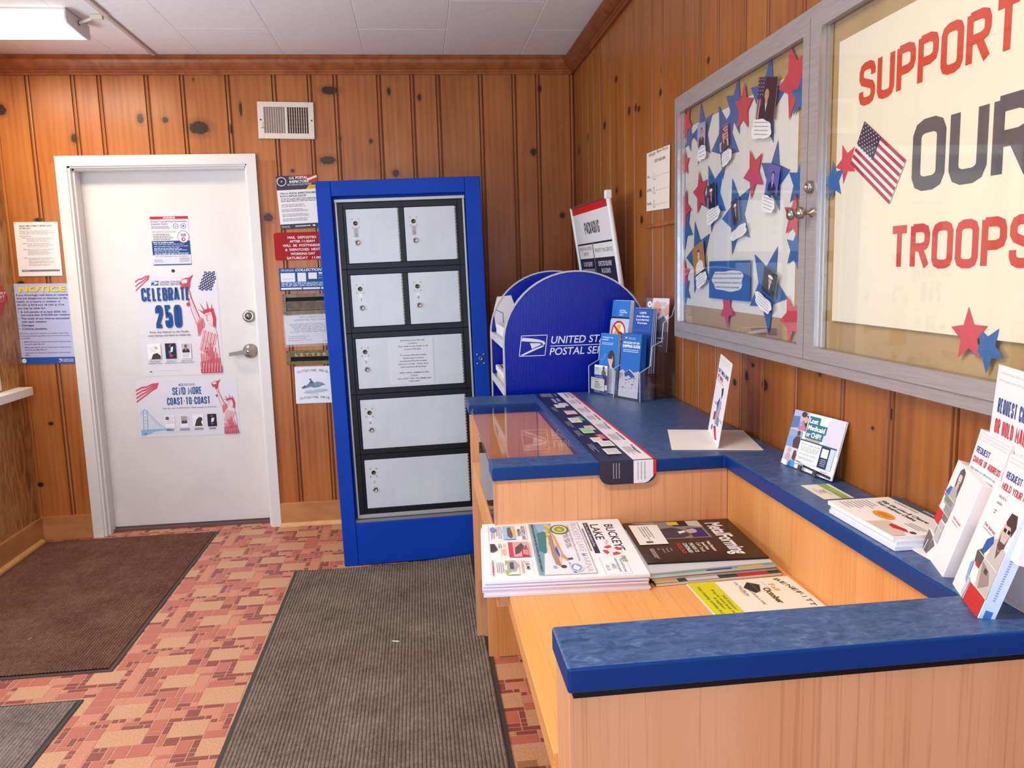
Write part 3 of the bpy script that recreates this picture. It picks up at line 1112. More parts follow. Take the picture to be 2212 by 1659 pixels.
lbox(MB(), 0, 0, .0895, 1, 0, .05).build('side_stile', BLUE, lk, LM, .003)
lbox(MB(), .9045, 0, 1, 1, 0, .05).build('side_stile', BLUE, lk, LM, .003)
lbox(MB(), .0905, .0, .9035, .038, .001, .05).build('header_panel', BLUE, lk, LM, .003)
lbox(MB(), .0905, .885, .9035, 1, .001, .05).build('plinth_panel', BLUE, lk, LM, .003)
MB().box((.004, .05, .0), (LW - .004, .52, LH - .004)).build('cabinet_body', BLUE, lk, LM)
for q in ((.104, .0525, .116, .876), (.884, .0525, .896, .876), (.101, .0445, .899, .0525), (.116, .866, .884, .876)):
    lbox(MB(), *q, .022, .05).build('metal_trim', SILV, lk, LM, .0015)
lbox(MB(), .09, .878, .904, .885, .012, .05).build('sill_ledge', pm('8d8783', .5, .2), lk, LM)
rows = [(.070, .205), (.235, .367), (.398, .5285), (.558, .689), (.719, .850)]
tops = [.0535] + [(rows[k][1] + rows[k + 1][0]) / 2 for k in range(4)] + [.865]
for k, (a, b) in enumerate(rows):
    ta, tb = tops[k] + .0006, tops[k + 1] - .0006
    bars = [(.1165, ta, .1485, tb, .026), (.8515, ta, .8835, tb, .026), (.1495, ta, .8505, a - .0015, .028), (.1495, b + .0015, .8505, tb, .028), (.1495, a - .0012, .165, b + .0012, .029), (.836, a - .0012, .8505, b + .0012, .029)]
    if k < 2:
        bars.append((.4845, a - .0012, .5195, b + .0012, .028))
    for q in bars:
        lbox(MB(), *q, .05).build('frame_bar', BLACK, lk, LM, .001)
RIV = MB().cyl((0, .001, 0), (0, -.0015, 0), .0034, n=8).mesh('rivet', pm('8f8c88', .4, .8))
num = 0
cols = [[(.167, .481), (.522, .834)]] * 2 + [[(.170, .833)]] * 3
for k, (a, b) in enumerate(rows):
    for (x0, x1) in cols[k]:
        num += 1
        w, h = lx(x1 - x0), (b - a) * LH
        M = LM @ Matrix.Translation((lx(x0), .027, lz(b)))
        d = MB().box((0, 0, 0), (w, .012, h)).build('locker_door', DOORG, lk, M, .0012)
        kx = .041
        z1, z2 = h - .066, h - .157
        if num > 4:
            z1, z2 = h - .064, h - .150
        for dx in (-.0155, .0155):
            for dz in (-.0195, .0195):
                put(D.objects.new('rivet', RIV), d, M @ Matrix.Translation((kx + dx, 0, z1 + dz)))
        MB().lathe((kx, 0, z1), (0, -1, 0), [(.0105, 0), (.0105, .003), (.008, .0045), (.008, .003), (0, .003)], 16).box((kx - .0012, -.0036, z1 - .005), (kx + .0012, -.0028, z1 + .003)).build(
            'keyhole', BRASSK, d, M)
        kc = MB().lathe((kx + .003, 0, z2), (0, -1, 0), [(.0135, 0), (.0135, .003), (.0115, .008), (.0085, .009), (.0085, .006), (0, .006)], 18).build('lock_cylinder', STEEL, d, M)
        MB().box((kx + .002, -.0068, z2 - .005), (kx + .004, -.0058, z2 + .004)).build('key_slot', pm('4a4038', .5), kc, M)
        p = Print(d, M @ frame((0, 0, 0), (1, 0, 0), (0, 0, 1), (0, -1, 0)), w, h, .0006)
        fx_, fz = kx / w, 1 - (z1 + z2) / 2 / h
        if num in (1, 2):
            p.rect(fx_ - .009 / w, fz - .024 / h, fx_ + .011 / w, fz + .020 / h, 'b4b4b4')
        elif num in (3,):
            p.rect(fx_ - .009 / w, fz - .022 / h, fx_ + .008 / w, fz - .003 / h, 'f4f5f2').rect(fx_ - .007 / w, fz + .003 / h, fx_ + .010 / w, fz + .022 / h, 'e9ebe6')
        elif num in (4, 5, 6):
            p.rect(fx_ - .006 / w, fz - .012 / h, fx_ + .010 / w, fz - .005 / h, 'f6f8f6')
        p.txt(str(num), fx_ + .002 / w, fz + .014 / h, .0135 / h, None, '4a4e52', 'C')
        p.done('number')
        hg = MB()
        nseg = 16
        hp_ = []
        for s_ in range(nseg):
            hp_ += [(.0022, h * s_ / nseg), (.0033, h * (s_ + .05) / nseg), (.0033, h * (s_ + .95) / nseg)]
        hg.lathe((w + .003, .004, 0), (0, 0, 1), hp_ + [(.0022, h)], 8)
        hg.build('hinge', pm('b8ab98', .35, .9), d, M)
m = MB().lathe((0, 0, 0), (0, -1, 0), [(.0052, 0), (.0045, .002), (0, .003)], 10).mesh('rivet', STEEL)
for dx in (-.016, .016):
    for dz in (-.022, .022):
        put(D.objects.new('rivet', m), lk, LM @ Matrix.Translation((lx(.949) + dx, 0, lz(.466) + dz)))
MB().lathe((lx(.949), 0, lz(.465)), (0, -1, 0), [(.0105, 0), (.0105, .004), (.008, .006), (.006, .004), (0, .004)], 16).build('lock_cylinder', pm('8a8178', .3, .9), lk, LM)


def L3(fx_, fy, d=.0255):
    return LM @ Vector((lx(fx_), d, lz(fy)))


s = Sheet('instruction_sheet', 'white typed sheet with parcel locker directions taped to the fifth locker door', 'notice', L3(.371, .403), L3(.651, .4045), L3(.364, .5215), 'dfe1e4')
for t, y, w in (('Directions for Parcels', .050, .54), ('Lockers', .115, .20), ('Your mail is too large to fit', .180, .68), ('in your PO Box', .245, .38), ('To access Parcel Locker', .375, .60), ('Insert key in same', .440, .46),
                ('numbered Parcel Locker', .505, .62), ('and turn to left.  Open door', .570, .68), ('and remove all articles.', .635, .58), ('KEY WILL REMAIN IN', .765, .64), ('LOCK.', .830, .18), ('DO NOT TRY TO REMOVE', .895, .74), ('THE KEY', .955, .26)):
    s.txt(t, .55, y, .026, w, '2c2c30', 'C', .014)
s.done()

# ================================================================== things on the back wall
YW = YB - .0035


def wsheet(name, label, cat, tl_, tr_, bl_, Y=YW, **k):
    return Sheet(name, label, cat, PY(*tl_, Y), PY(*tr_, Y), PY(*bl_, Y), **k)


s = wsheet('notice_sheet', 'white equal employment opportunity sheet pinned above the blue notice poster', 'notice', (29, 480), (124, 479), (44, 597), col='f0e8e4')
s.txt('EQUAL EMPLOYMENT OPPORTUNITY', .12, .085, .028, .75, '4a4646', b=.02).txt('IS THE LAW', .12, .13, .028, .25, '4a4646', b=.02)
s.greek(.12, .155, .92, .235, 5, 'bdb6b5', 1).greek(.12, .26, .46, .275, 1, '6a6464', 2)
for y0, n in ((.29, 5), (.39, 5), (.50, 2), (.535, 5), (.66, 3), (.72, 3), (.78, 2)):
    s.greek(.26, y0, .86, y0 + .0165 * n, n, 'b4adad', int(y0 * 99), .4)
for y0 in (.29, .39, .50, .66):
    s.greek(.16, y0, .25, y0 + .015, 1, '6a6464', int(y0 * 70), ragged=.1)
s.rect(.08, .882, .95, .915, '77757c').txt('UNITED STATES', .11, .905, .014, .15, 'f4f2f0')
s.ell(.03, .02, .016, .012, 'c9b8a0').ell(.94, .02, .016, .012, 'c9b8a0')
s.done()

s = wsheet('notice_poster', 'lavender blue hazardous mail notice poster with yellow heading, left of the white door', 'poster', (27, 613), (150, 612), (49, 787), col='bec1e2')
s.rect(0, .915, 1, 1, '2a55a8')
for dx, dy, c in ((.006, .005, '3c3c5c'), (0, 0, 'f6de28')):
    s.txt('NOTICE', .10 + dx, .098 + dy, .062, .82, c, b=.035)
for t, y, x, w in (('If you knowingly mail items or materials', .150, .045, .94), ('that are dangerous or injurious to life,', .190, .045, .90), ('health, or property in violation of', .231, .045, .77), ('39 USC § 3018 and 18 USC § 1716,', .272, .045, .84),
                   ('you may be liable for:', .313, .045, .50), ('•  A civil penalty of at least $250, but', .358, .045, .86), ('not more than $100,000 per violation.', .396, .10, .88), ('•  The costs of any cleanup associated', .440, .045, .90),
                   ('with each violation.', .480, .10, .45), ('•  Damages.', .524, .045, .28), ('•  Criminal penalties.', .568, .045, .50)):
    s.txt(t, x, y, .0205, w, '2b2c66', b=.022)
for t, y, x, w in (('Note: Some hazardous materials are mailable when Postal', .622, .03, .88), ('Service requirements specified in the following documents', .652, .03, .90), ('are satisfied:', .682, .03, .20),
                   ('•  Mailing Standards of the United States Postal Service,', .727, .08, .86), ('Domestic Mail Manual', .757, .12, .34), ('•  Mailing Standards of the United States Postal Service,', .797, .08, .86), ('International Mail Manual', .827, .12, .38),
                   ('•  Publication 52, Hazardous, Restricted, and Perishable', .865, .08, .84), ('Mail', .893, .12, .07)):
    s.txt(t, x, y, .0135, w, '3a3c74', b=.006)
s.ell(.085, .957, .038, .028, 'e8ecf4').star(.085, .957, .004, '2a55a8').usps(.70, .935, .045, 'e8ecf4', .27)
s.done()

s = wsheet('inspection_poster', 'white and dark grey postal inspectors poster topmost beside the blue lockers', 'poster', (595, 381), (685, 376.5), (609.5, 496), col='f1ece7')
s.rect(0, 0, 1, .265, '463f4a').poly([(.35, 0), (1, 0), (1, .13), (.8, .17), (.62, .05)], 'a8433c').poly([(.74, .07), (.98, .01), (.99, .05), (.76, .11)], 'ead9d2').poly([(.0, .06), (.1, .02), (.2, .1), (.1, .2), (.02, .14)], '8d8a98')
s.ell(.13, .105, .115, .085, 'd8d6da').ell(.13, .105, .095, .07, '3c3640').star(.13, .105, .0065, 'e6e4e8').poly([(.70, .265), (.78, .19), (1, .19), (1, .265)], 'e8b52e')
s.txt('U.S. POSTAL', .32, .068, .047, .44, 'f4f2f2', b=.03).txt('INSPECTORS:', .32, .137, .045, .46, 'f4f2f2', b=.03).txt('SECURING ELECTIONS', .26, .185, .032, .58, 'd6d2d4', b=.012)
s.txt('AN EXPLAINER', .79, .235, .015, .16, '2c2a2a')
s.txt('THE U.S. POSTAL INSPECTION SERVICE', .06, .345, .031, .96, '3c383c', b=.022).txt('PLAYS A CRITICAL ROLE BY:', .06, .395, .031, .64, '3c383c', b=.022)
s.greek(.07, .42, .98, .50, 3, '5c585c', 4, .4, .12)
for y in (.53, .62, .71, .795):
    s.greek(.07, y, .72, y + .066, 3, '8a8688', int(y * 100), .4)
s.rect(0, .905, 1, 1, '463f4a').usps(.03, .935, .035, 'dad8dc', .20).greek(.36, .94, .72, .965, 1, 'e8e6e8', 5, .8, 0).rect(.78, .935, .84, .965, 'e8e6e8')
s.done()

s = wsheet('deposit_sign', 'red plastic sign with rounded corners giving mail deposit times in white letters', 'sign', (590.5, 503), (712, 500), (595.5, 563), col='a60a0e', th=.002, outline=roundrect(.05, .08), rough=.6)
for t, y, w, x in (('MAIL  DEPOSITED', .225, .51, .5), ('AFTER 11:30AM', .365, .45, .5), ('WILL  BE  POSTMARKED', .515, .70, .5), ('&  DISPATCHED  NEXT', .665, .62, .5), ('WORKING DAY', .815, .44, .5), ('SATURDAY   11:00', .965, .60, .51)):
    s.txt(t, x, y, .085, w, 'f4ebe8', 'C', .02)
s.done()

s = wsheet('collection_sign', 'dark blue collection times sign with white boxes under the red sign', 'sign', (602, 580), (733, 577), (607.5, 629), col='1f4a86', th=.0015)
s.usps(.03, .05, .09, 'e6ecf2', .22).txt('COLLECTION TIMES', .27, .135, .105, .64, 'f4f6f8', b=.02, sh=.3)
for q in ((.025, .21, .26, .60), (.30, .21, .44, .60), (.48, .21, .62, .49), (.65, .20, .96, .27)):
    s.rect(*q, 'ece9ea')
s.greek(.05, .45, .24, .50, 2, 'b0a8c0', 3).greek(.65, .32, .9, .36, 1, 'dfe6ee', 4).greek(.65, .44, .8, .48, 1, 'dfe6ee', 6)
s.greek(.03, .62, .92, .82, 5, 'cfd9e6', 7, .5, .2)
for q in ((.02, .86, .36, .94), (.38, .86, .66, .94), (.68, .86, .97, .94)):
    s.rect(*q, 'ece9ea')
s.done()

PEWT = mottled('worn_pewter', [(.3, (104, 90, 76)), (.7, (134, 118, 102))], 30, 4, .5)
PEWT.node_tree.nodes['Principled BSDF'].inputs['Metallic'].default_value = .4


def slot_plate(name, label, tl_, tr_, bl_, m, op, flap, depth=.006, letters=None):
    a, b, c = PY(*tl_, YW), PY(*tr_, YW), PY(*bl_, YW)
    u = (b - a)
    w = u.length
    u.normalize()
    v = (a - c)
    v -= u * v.dot(u)
    h = v.length
    v.normalize()
    M = frame(a - v * h, u, v, u.cross(v))
    t = thing(name, label, 'mail slot', M=M)
    x0, y0, x1, y1 = op[0] * w, (1 - op[3]) * h, op[2] * w, (1 - op[1]) * h
    mb = MB()
    for q in ((0, 0, x0, h), (x1, 0, w, h), (x0, 0, x1, y0), (x0, y1, x1, h)):
        mb.box((q[0], q[1], 0), (q[2], q[3], depth))
    mb.build('plate', m, t, M, .001)
    MB().box((x0 - .002, y0 - .002, -.003), (x1 + .002, y1 + .002, -.0005)).build('slot_opening', pm('120d0a', .9), t, M)
    if flap:
        fh = (y1 - y0) * flap
        MB().add([(x0 + .002, y0 + .002, .002), (x1 - .002, y0 + .002, .002), (x1 - .002, y0 + fh, .012), (x0 + .002, y0 + fh, .012), (x0 + .002, y0 + .002, -.0004), (x1 - .002, y0 + .002, -.0004), (x1 - .002, y0 + fh, .009), (x0 + .002, y0 + fh, .009)],
                 [(0, 1, 2, 3), (4, 7, 6, 5), (0, 4, 5, 1), (1, 5, 6, 2), (2, 6, 7, 3), (3, 7, 4, 0)]).build('flap', m, t, M)
    for x in (.006, w - .006):
        for y in (.006, h - .006):
            MB().cyl((x, y, depth), (x, y, depth + .0012), .0028, n=8).build('screw', pm('4a3c30', .4, .8), t, M)
    if letters:
        p = Print(t, M, w, h, depth + .0003)
        p.txt(letters, .54, .40, .20, .72, 'c4b48a', 'C', .02)
        p.done('raised_lettering')
    return t


slot_plate('mail_slot', 'worn pewter mail slot plate with hinged flap under the collection times sign', (609, 636), (722, 632), (616.5, 679), PEWT, (.07, .18, .93, .84), .72)
BRASS = mottled('old_brass', [(.3, (92, 76, 46)), (.7, (126, 106, 66))], 26, 4, .4)
BRASS.node_tree.nodes['Principled BSDF'].inputs['Metallic'].default_value = .5
slot_plate('letter_slot', 'old brass letter slot plate with raised capital letters, below the plastic covered sheet', (618, 758), (726, 755), (621.5, 788), BRASS, (.09, .46, .90, .76), 0, letters='L E T T E R S')

s = wsheet('covered_sheet', 'white collection times sheet in shiny clear plastic between the two mail slots', 'notice', (613, 682), (728, 677), (622, 745), col='dcd7da')
s.txt('Other Collection Times', .52, .10, .055, .46, '5a565c', 'C').txt('available See Time Changes', .50, .19, .055, .62, '5a565c', 'C')
s.greek(.05, .30, .95, .62, 6, '8d8a94', 3, .35, .3, 'C').greek(.05, .72, .5, .92, 3, '9a98a0', 5, .3)
s.line([(.80 + .09 * cos(i * .45), .72 - .14 * sin(i * .45)) for i in range(15)], .0006, '9a98a0').greek(.7, .9, .98, .95, 1, '8d8a94', 4)
s.done()
a, b, c = PY(610, 679, YW), PY(731, 674, YW), PY(619, 750, YW)
m, nt, bs = mat('crinkled_plastic')
bs.inputs['Base Color'].default_value = (1, 1, 1, 1)
bs.inputs['Alpha'].default_value = .12
bs.inputs['Roughness'].default_value = .12
bump(nt, bs, noisef(nt, coords(nt, (1, 1, 1)), 45, 2, .5, 1.5), 1., .01)
Sheet('plastic_sleeve', None, None, a + Vector((0, -.003, 0)), b + Vector((0, -.003, 0)), c + Vector((0, -.003, 0)), parent=s.o, material=m, th=.0003)

s = wsheet('outgoing_sheet', 'white sheet marked outgoing mail with a grey pony rider picture under the brass letter slot', 'notice', (635.5, 792.5), (718, 790), (642, 872), col='f1eef1')
for k, ch_ in enumerate('OUTGOING MAIL'):
    f = (k - 6) / 6
    s.txt(ch_, .48 + f * .385, .135 + .045 * f * f * 1.0, .065, .058 if ch_ not in 'I ' else None, '3a4256', 'C', .0, 0, -f * .12)
    s.txt(ch_, .50 + f * .37, .88 + .03 * f * f - .015, .065, .056 if ch_ not in 'I ' else None, '3a4256', 'C', .0, 0, -f * .10)
s.poly([(.16, .56), (.28, .52), (.36, .46), (.52, .44), (.66, .46), (.76, .48), (.80, .50), (.70, .52), (.62, .56), (.50, .58), (.40, .55), (.30, .58), (.18, .60)], '76889c')
s.poly([(.36, .46), (.42, .36), (.46, .40), (.50, .46)], '5a6a80').ell(.40, .35, .025, .025, '5a6a80').poly([(.18, .56), (.26, .50), (.28, .55), (.2, .6)], '5a6a80')
s.poly([(.48, .46), (.58, .41), (.74, .45), (.66, .52), (.52, .54)], '8a9aac').poly([(.2, .70), (.3, .66), (.8, .62), (.86, .66), (.7, .70), (.3, .73)], 'b4c4d2')
s.txt('U.S. MAIL', .5, .69, .09, .5, 'c4ccd6', 'C', .0, .3).line([(.36, .745), (.5, .735), (.62, .745)], .0012, 'd68a80').line([(.40, .76), (.58, .76)], .0008, 'd68a80')
s.done()

# vent grille
a, b, c = PY(555.5, 219.7, YB - .005), PY(677.2, 221.6, YB - .005), PY(559.6, 299.6, YB - .005)
u = (b - a)
w = u.length
u.normalize()
v = a - c
v -= u * v.dot(u)
h = v.length
v.normalize()
M = frame(a - v * h, u, v, u.cross(v))
vt = thing('wall_vent', 'cream metal air vent grille high on the back wall, above and right of the door', 'vent', M=M)
VC = pm('ecdccb', .42)
mb = MB()
L_, Rr, B_, T_, mid = .108 * w, .905 * w, .15 * h, .86 * h, .505 * w
for q in ((0, 0, L_, h), (Rr, 0, w, h), (L_, 0, Rr, B_), (L_, T_, Rr, h), (mid - .019 * w, B_, mid + .019 * w, T_)):
    mb.box((q[0], q[1], .002), (q[2], q[3], .009))
mb.build('grille_frame', VC, vt, M, .0015)
MB().box((L_, B_, -.006), (Rr, T_, -.0035)).build('duct_back', pm('5a4430', .8), vt, M)
sl = MB()
for side in (0, 1):
    xa, xb = (L_, mid - .019 * w) if side == 0 else (mid + .019 * w, Rr)
    n = 9
    for k in range(n + 1):
        x = xa + (xb - xa) * k / n
        dx = .0085 if side == 0 else .0035
        dx = -dx if side == 0 else dx
        bl_ = MB().add([(x - .0012, B_, .007), (x + .0016, B_, .007), (x + .0016, T_, .007), (x - .0012, T_, .007), (x - .0012 - dx, B_, -.003), (x + .0016 - dx, B_, -.003), (x + .0016 - dx, T_, -.003), (x - .0012 - dx, T_, -.003)],
                       [(0, 1, 2, 3), (4, 7, 6, 5), (0, 4, 5, 1), (1, 5, 6, 2), (2, 6, 7, 3), (3, 7, 4, 0)])
        bl_.build('slat', pm('d9c8b4', .45), vt, M)
for k in range(6):
    y = B_ + (T_ - B_) * (k + .6) / 6.2
    MB().box((mid + .019 * w, y, -.003), (Rr, y + .0016, -.001)).build('rear_slat', pm('a88f76', .5), vt, M)
for x, y in ((.05 * w, .51 * h), (.957 * w, .50 * h)):
    MB().lathe((x, y, .009), (0, 0, 1), [(.0045, 0), (.004, .0015), (0, .002)], 10).build('screw', pm('3c2f28', .4, .6), vt, M)
MB().box((.083 * w, .27 * h, .0088), (.092 * w, .46 * h, .0094)).box((.052 * w, .285 * h, .009), (.118 * w, .302 * h, .014)).build('damper_lever', pm('b39c84', .4), vt, M)

# ================================================================== posters on the door
YDF = YD - .0012
s = wsheet('warning_flyer', 'white, red and blue government imposter scam warning flyer, highest on the door', 'flyer', (323, 467.5), (405.5, 466), (334, 574), Y=YDF, col='efe3dc')
s.rect(0, .005, 1, .062, 'c2283a').txt('WARNING', .5, .05, .034, .32, 'f8eeee', 'C', .03).rect(0, .062, 1, .27, 'd9d6dd')
s.txt('Protect Yourself from Government', .02, .122, .030, .94, '34384e', b=.02).txt('Imposter Scams', .02, .17, .030, .43, '34384e', b=.02)
s.greek(.02, .20, .52, .262, 3, '6a6c7c', 2, .45, .1)
for x in (.66, .86):
    s.ell(x, .205, .068, .050, '2f3c60').ell(x, .205, .055, .041, 'e4e2e8')
s.ell(.66, .205, .03, .02, 'a8adc0').star(.86, .205, .0085, '2f3c60')
s.greek(.03, .30, .68, .345, 2, '9a9296', 3, .4, .1)
for k in range(4):
    s.greek(.05, .36 + k * .035, .55 + .05 * k % .12, .375 + k * .035, 1, '6a6670', 9 + k, 1, .3)
s.rect(0, .50, 1, .785, '24447e').txt('How to avoid a scam:', .03, .545, .030, .55, 'f2f2f6', b=.03)
for k, n in ((.565, 1), (.605, 1), (.64, 3), (.715, 1), (.745, 2)):
    s.greek(.05, k, .97, k + .022 * n, n, 'c9d3e6', int(k * 200), .5, .3)
s.ell(.84, .425, .155, .125, '4c5470').ell(.84, .425, .143, .115, 'f3ebe8').rect(.78, .36, .92, .42, 'b9bccb').txt('SLAM', .84, .385, .025, .13, '3c4258', 'C', .02).txt('THE SCAM', .84, .415, .02, .13, '3c4258', 'C', .02).ell(.84, .475, .055, .042, 'b53440').ell(.845, .472, .026, .02, 'efe3dc')
s.rect(0, .785, 1, .975, 'd9d6dd').txt('For more information, visit our websites', .08, .825, .020, .84, '4a4c60', b=.012).greek(.03, .88, .28, .945, 3, '70728a', 5, .4).greek(.70, .85, .98, .945, 4, '70728a', 8, .4)
s.rect(0, .975, 1, .995, '24447e')
s.done()


def robed_figure(s, x0, y0, x1, y1, c='c64352', lt='ead0d0', md='d98c94'):
    """engraved red figure in a spiked crown lifting a torch"""
    q = lambda a, b: (x0 + a * (x1 - x0), y0 + b * (y1 - y0))
    P_ = lambda pts, col: s.poly([q(*p) for p in pts], col)
    wd = s.h * (y1 - y0) * .0045
    L_ = lambda pts, col=c, k=1.: s.line([q(*p) for p in pts], wd * k, col)
    P_([(.39, .0), (.34, .03), (.29, .07), (.27, .105), (.02, .105), (0, .08), (.05, .05), (.15, .035), (.26, .03)], c)
    P_([(.04, .06), (.14, .045), (.22, .05), (.20, .085), (.06, .09)], lt)
    P_([(.01, .11), (.28, .105), (.27, .13), (.04, .135)], c)
    P_([(.13, .135), (.25, .13), (.24, .18), (.16, .185)], c)
    P_([(.13, .29), (.21, .27), (.23, .31), (.16, .32)], c)
    P_([(.19, .18), (.255, .17), (.28, .23), (.38, .34), (.48, .44), (.48, .50), (.38, .50), (.26, .36), (.22, .25)], lt)
    for k in range(9):
        t = k / 9
        L_([(.22 + .20 * t, .22 + .26 * t), (.26 + .21 * t, .20 + .23 * t)], md, .8)
    L_([(.255, .17), (.28, .23), (.38, .34), (.48, .44)], c, 1.6)
    L_([(.19, .19), (.22, .26), (.27, .37), (.39, .51)], c, 1.2)
    P_([(.38, .49), (.48, .43), (.56, .44), (.60, .50), (.56, .58), (.45, .61), (.39, .62)], md)
    for k in range(5):
        L_([(.41 + .035 * k, .50 - .012 * k), (.43 + .03 * k, .60 - .015 * k)], c, 1.4)
    P_([(.60, .385), (.86, .365), (.90, .44), (.88, .54), (.76, .51), (.68, .488), (.63, .45)], lt)
    for a, b, d in ((.43, .345, .60), (.49, .28, .65), (.69, .26, .73), (.83, .286, .81)):
        P_([(a, b), (d + .025, .385), (d - .025, .39)], c)
    P_([(.57, .37), (.70, .345), (.87, .345), (.88, .375), (.72, .38), (.59, .405)], c)
    P_([(.80, .38), (.88, .375), (.92, .44), (.90, .54), (.82, .52), (.84, .45)], c)
    L_([(.63, .415), (.69, .408)], c, 1.4).line([q(.72, .405), q(.78, .40)], wd * 1.4, c)
    L_([(.69, .41), (.665, .45), (.69, .452)]).line([q(.665, .468), q(.71, .465)], wd * 1.3, c)
    P_([(.53, .555), (.70, .50), (.88, .545), (.92, .60), (.95, .83), (1, 1), (.41, 1), (.39, .88), (.40, .77), (.46, .63)], lt)
    for k in range(9):
        t = k / 8
        L_([(.56 + .36 * t, .56 + .05 * t), (.50 + .34 * t, .66 + .05 * t), (.42 + .25 * t, .76 + .07 * t)], c if k % 2 else md, 1.8)
    P_([(.66, .70), (.72, .68), (.78, .72), (.80, .86), (.70, .90), (.64, .80)], md)
    for k in range(12):
        t = k / 11
        xt, yt = .43 + .50 * t, .80 - .10 * sin(t * pi) + .03 * (k % 3)
        P_([(xt, yt), (xt + .02, yt - .01), (xt + .045, 1), (xt + .005, 1)], c)
    for k in range(8):
        L_([(.40 + .0 * k, .89 + .014 * k), (.96, .85 + .018 * k)], c, 1.5)
    P_([(.41, .955), (1, .93), (1, 1), (.41, 1)], c)
    for k in range(7):
        L_([(.46 + k * .08, .99), (.49 + k * .08, .90)], lt, 1.)


def stripes(s, x0, y0, x1, y1, n=4):
    for k in range(n):
        f = k / n
        q = lambda a, b: (x0 + a * (x1 - x0), y0 + b * (y1 - y0))
        pts = []
        up_ = [(0, .30 + f * .7), (.25, .16 + f * .62), (.45, .14 + f * .45), (.68 + .06 * f, .02 + f * .32), (.95 - .1 * f, .0 + f * .24)]
        s.poly([q(a, b) for a, b in up_] + [q(a, b + .085) for a, b in up_[::-1]], 'cc5262')


s = wsheet('celebration_poster', 'tall stamp-edged celebration poster with red crowned figure in the middle of the door', 'poster', (290, 591), (468, 587), (309.5, 814), Y=YDF, col='e2dadb', outline='stamp', rough=.4)
stripes(s, .0, .02, .19, .20, 3)
s.usps(.19, .075, .045, '2b3f78', .36, '2b4f96', '3c3f58')
for i in range(5):
    for j in range(6):
        x, y = .86 + .026 * j - .02 * i, .012 + .034 * i + .012 * (j % 2)
        if x < .985 and y < .18:
            s.rect(x - .014, y - .017, x + .014, y + .017, '3f3f66').star(x, y, .0052, 'e9e4e8')
robed_figure(s, .54, .02, .985, .985)
s.block('CELEBRATE', .065, .268, .128, .59, '1d4a8c', .145, .36).block('250', .215, .53, .222, .32, '1d4a8c', .165, .42)
s.txt('From the Atlantic to the Pacific,', .13, .577, .019, .48, '34384a', b=.006).txt('new stamps are here to celebrate.', .11, .61, .019, .52, '34384a', b=.006)
for x0, x1, k in ((.085, .245, 0), (.30, .43, 1), (.49, .615, 2)):
    s.rect(x0, .68, x1, .83, 'f2efee' if k != 1 else '23283c')
s.poly([(.10, .72), (.16, .70), (.20, .72), (.18, .76), (.14, .77)], 'e8e4e0').poly([(.17, .705), (.20, .71), (.21, .73), (.18, .735)], 'd6a83c').poly([(.12, .83), (.15, .78), (.20, .77), (.24, .80), (.24, .83)], '4a3630')
s.poly([(.345, .70), (.375, .685), (.365, .73)], 'c03a48').poly([(.37, .72), (.40, .71), (.39, .76), (.36, .77)], 'e6e8ee').poly([(.335, .76), (.37, .74), (.35, .80)], '4a74b8').poly([(.36, .78), (.40, .80), (.37, .82), (.345, .81)], 'c03a48')
s.person(.50, .685, .605, .775, 'c8b8b0', '8a5a48', '3c3436').greek(.505, .785, .60, .825, 3, 'b0acb0', 4)
for x, w, a, b in ((.165, .17, 'Bald Eagle:', 'Hatchling to Adult'), (.365, .16, 'Declaration of', 'Independence'), (.555, .19, 'Figures of the', 'American Revolution')):
    s.txt(a, x, .86, .010, w * .72, '3a3c50', 'C', .008).txt(b, x, .876, .010, w, '3a3c50', 'C', .008)
s.rect(.09, .947, .115, .957, '2b3f78').line([(.14, .951), (.49, .945)], .0006, '8a8890')
s.done()

s = wsheet('stamp_poster', 'wide stamp-edged stamp sale poster with blue bridge, lowest on the door', 'poster', (291.5, 822.5), (511.5, 815), (304, 946), Y=YDF, col='dfdadd', outline='stamp', rough=.4)
stripes(s, .0, .05, .24, .42, 4)
s.usps(.42, .075, .04, '3a4570', .165, '2b4f96', '5a6078')
s.block('SEND MORE', .355, .27, .13, .29, '1d4a8c', .135, .42).block('COAST-TO-COAST', .295, .445, .13, .425, '1d4a8c', .135, .42)
s.txt('Pick up a set of celebratory 250th stamps at checkout.', .25, .51, .023, .53, '4a5068', b=.004)
for x in (.045, .085):
    s.line([(x, .86), (x + .01, .52)], .0022, '5a9cc8')
for k in range(5):
    s.line([(.045, .55 + .06 * k), (.095, .60 + .06 * k)], .0009, '5a9cc8').line([(.095, .55 + .06 * k), (.045, .60 + .06 * k)], .0009, '5a9cc8')
s.line([(.02, .58), (.07, .50), (.10, .55), (.16, .68), (.22, .80), (.30, .86)], .0016, '5a9cc8').line([(.02, .64), (.07, .53), (.10, .59), (.16, .73), (.22, .84)], .0010, '7ab0d4')
for k in range(10):
    x = .10 + k * .018
    s.line([(x, .56 + k * .032), (x, .87)], .0006, '8abcdc')
s.poly([(.02, .86), (.30, .85), (.32, .87), (.16, .89), (.05, .96), (.02, .96)], '8ab6d2')
for x0, x1, c in ((.26, .355, 'efecec'), (.41, .49, 'efecec'), (.535, .64, 'efecec'), (.68, .77, '23283c')):
    s.rect(x0, .625, x1, .845, c)
for k in range(5):
    s.line([(.268, .66 + .025 * k), (.348, .655 + .025 * k)], .0013, 'b8545a')
s.rect(.268, .645, .30, .70, '5a608a').person(.418, .64, .482, .775, 'b0a8a4', 'c09078', '4a4248', 'b0aca8')
